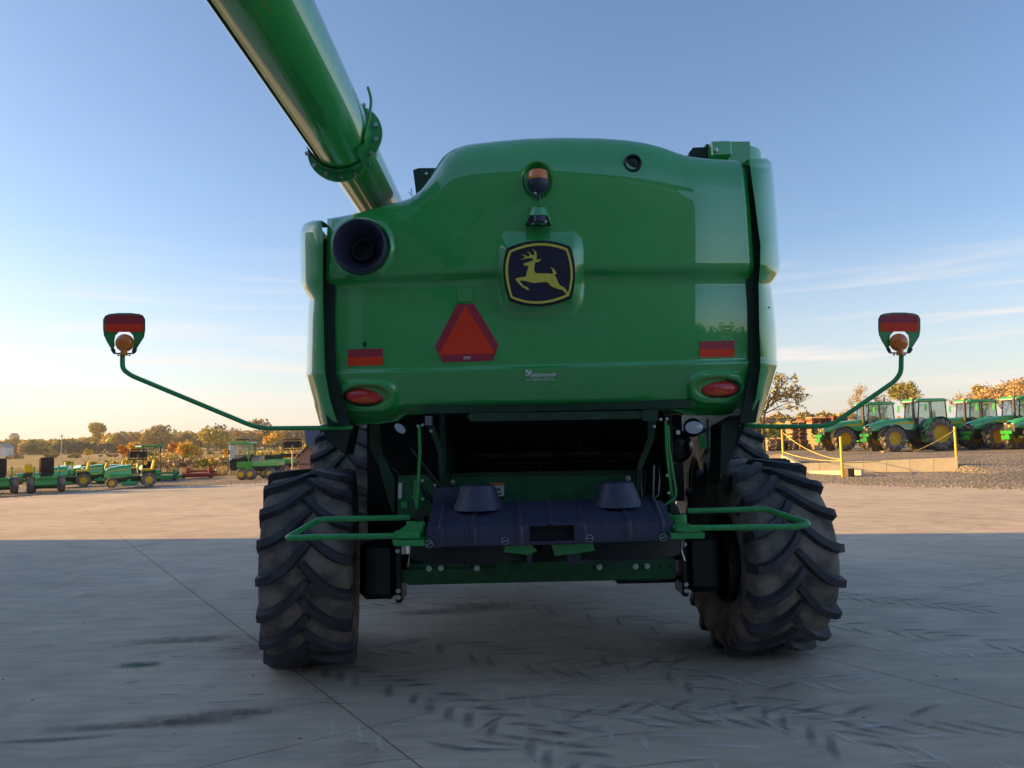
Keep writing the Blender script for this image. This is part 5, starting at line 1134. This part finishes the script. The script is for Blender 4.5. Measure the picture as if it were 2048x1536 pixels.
tpx('golden_tree', 248, 889, 64, -.5, 16, 'leaf_orange', 900, .07, 'orange sapling left of the bright golden one', clump=.28)
tpx('golden_tree', 375, 884, 66, -.5, 42, 'leaf_gold', 3200, .08, 'wide golden bush between the two implements', clump=.26)
tpx('golden_tree', 350, 884, 72, -.5, 20, 'leaf_orange', 1000, .08, 'orange bush at the left shoulder of the wide golden one', clump=.26)
tpx('golden_tree', 452, 897, 64, -.5, 16, 'leaf_gold', 380, .12, 'small golden bush touching the fabric cab', clump=.28)
tpx('golden_tree', 177, 899, 160, -.4, 10, 'leaf_gold', 220, .3, 'tiny golden tree alone in the far field', clump=.3)
# right individuals
tpx('bare_tree', 1508, 612, 58, .45, 120, 'leaf_tan', 90, .10, 'tall nearly leafless tree mostly hidden behind the right side of the harvester', depth=5, clump=.03)
tpx('bare_tree', 1528, 735, 50, .45, 175, 'leaf_olive_brown', 1500, .085, 'spreading half-bare tree beside the lower right corner of the harvester', depth=5, clump=.05)
tpx('bare_tree', 1725, 768, 150, .45, 60, 'leaf_tan', 1500, .11, 'thin half-bare tree behind the right warning arm', depth=4, clump=.12)
tpx('bare_tree', 1765, 782, 150, .45, 40, 'leaf_tan', 120, .22, 'almost leafless tree between the warning arm and the round one', depth=4, clump=.12)
tpx('oak_tree', 1814, 761, 140, .45, 54, 'leaf_olive', 3200, .15, 'rounded olive tree standing alone behind the tractors', depth=4, clump=.16)
tpx('bare_tree', 1925, 785, 160, .45, 50, 'leaf_tan', 1400, .13, 'pale bare tree above the second tractor', depth=4, clump=.12)
tpx('autumn_tree', 1970, 770, 120, .45, 60, 'leaf_olive_brown', 3600, .14, 'brown autumn tree above the third tractor', depth=4, clump=.2)
tpx('bare_tree', 2012, 755, 110, .45, 90, 'leaf_tan', 4200, .12, 'large tan thinning tree at the right edge', depth=5, clump=.14)
tpx('bare_tree', 2060, 752, 100, .45, 80, 'leaf_tan', 3000, .12, 'bare branching tree cut by the right edge', depth=5, clump=.12)
def wood(name, pts, Y, n, mats_, lab, zb=0, size=1.2, leaves=330, wj=1.0, trunks=True, minh=2.5):
    for j, lm in enumerate(mats_):
        m = M()
        for i in range(n):
            px = random.uniform(pts[0][0], pts[-1][0]); yy = Y*random.uniform(.93, 1.12); top = interp(pts, px)+abs(random.gauss(0, 5))+j*1.5; z = at(px, top, yy).z; X = at(px, 900, yy).x; h = max(minh, z-zb); w = h*random.uniform(.3, .55)*wj
            cc = [(X+random.gauss(0, w*.45), yy+random.gauss(0, w*.4), zb+h*random.uniform(.3, .82)) for _ in range(9)]
            leaf_quads(m, cc, [w*random.uniform(.3, .5) for _ in cc], leaves, size)
            if trunks: m.tube([V(X, yy, zb-.5), V(X, yy, zb+h*.5)], h*.02, 4, cap=False)
        obj(name, m, [lm], None, label=lab % lm.split('_')[-1], cat='woodland', kind='stuff')
wood('far_woodland', [(-80, 882), (60, 877), (150, 876), (230, 862), (330, 860), (420, 858), (520, 858), (640, 854)], 430, 85, ['leaf_olive_brown', 'leaf_yellowgreen', 'leaf_gold', 'leaf_tan'], 'far %s autumn woodland along the left horizon', size=1.5)
wood('conifer_belt', [(40, 884), (110, 884), (200, 880), (250, 890)], 400, 55, ['leaf_dark'], 'belt of %s blue-green conifers below the left wood', size=1.0, wj=.55)
wood('far_ridge', [(-100, 883), (60, 881), (160, 879), (240, 876)], 900, 40, ['leaf_grey'], 'hazy %s ridge of trees at the far left', size=3)
wood('right_woodland', [(1480, 828), (1540, 822), (1600, 818), (1640, 815), (1700, 821), (1800, 832), (2080, 826)], 190, 46, ['leaf_olive_brown', 'leaf_tan', 'leaf_olive'], '%s autumn woodland behind the pallets and tractors', zb=.4, size=.32, leaves=800)
wood('bushy_bank', [(1380, 872), (1500, 862), (1560, 868), (1600, 886)], 85, 34, ['leaf_green', 'leaf_yellowgreen'], '%s bushes on the bank behind the low pallets', zb=.3, size=.25, leaves=420, wj=1.6, trunks=False)
wood('shrub_belt', [(-20, 944), (60, 940), (120, 938), (200, 932), (235, 916), (300, 908), (330, 902), (400, 906), (440, 908), (470, 905), (560, 895), (640, 880)], 60, 70, ['leaf_yellowgreen', 'leaf_gold', 'leaf_tan', 'leaf_green'], '%s shrubs and weeds behind the small machines', zb=-.7, size=.11, leaves=260, wj=1.5, trunks=False, minh=.4)
wood('hedge_line', [(-20, 907), (250, 904), (640, 899)], 230, 20, ['leaf_olive', 'leaf_tan'], '%s hedge line across the far field', zb=-.6, size=.3, leaves=160, wj=2.2, trunks=False, minh=.6)
# trees behind the camera, mirrored in the paint
hg = M()
for k in range(60):
    x = random.uniform(10, 75); y = -32+(x-10)*.35+random.gauss(0, 1.5); h = random.uniform(4.2, 7.5); cc = [(x+random.gauss(0, 1.6), y+random.gauss(0, 1.2), h*random.uniform(.12, .8)) for _ in range(8)]
    leaf_quads(hg, cc, [1.5]*8, 260, .30)
obj('hedgerow', hg, ['leaf_green'], None, label='dense green hedgerow behind the camera, right of the barn', cat='hedge', kind='stuff')
# tall dry grass strip
gs = M()
for k in range(9000):
    px = random.uniform(-60, 640); Y = random.uniform(47.5, 58); p = at(px, 900, Y); h = random.uniform(.2, .75); a = random.uniform(0, 3.14); d = V(math.cos(a), math.sin(a), 0)*.05; b0 = V(p.x, Y, gh(p.x, min(Y, 52))-.1); l_ = V(random.gauss(0, .12), random.gauss(0, .12), h)
    gs.add([b0-d, b0+d, b0+l_], [(0, 1, 2)])
obj('dry_grass', gs, ['straw'], None, label='tall dry grass strip behind the small machines', cat='grass', kind='stuff')

# ------------------------------------------------------------------ autumn haze over the fields
hz = M(); hz.box((0, 780, 12.0), (2600, 1700, 27.0)); hm_ = bpy.data.materials.new('haze'); hm_.use_nodes = True; n_ = hm_.node_tree.nodes; n_.clear()
pv = n_.new('ShaderNodeVolumePrincipled'); pv.inputs['Density'].default_value = .00022; pv.inputs['Color'].default_value = (.80, .82, .86, 1); pv.inputs['Anisotropy'].default_value = .3
mo = n_.new('ShaderNodeOutputMaterial'); hm_.node_tree.links.new(pv.outputs[0], mo.inputs['Volume']); MATS['haze'] = hm_
obj('haze', hz, ['haze'], None, kind='stuff', label='thin autumn haze lying over the yard and the fields', cat='haze')
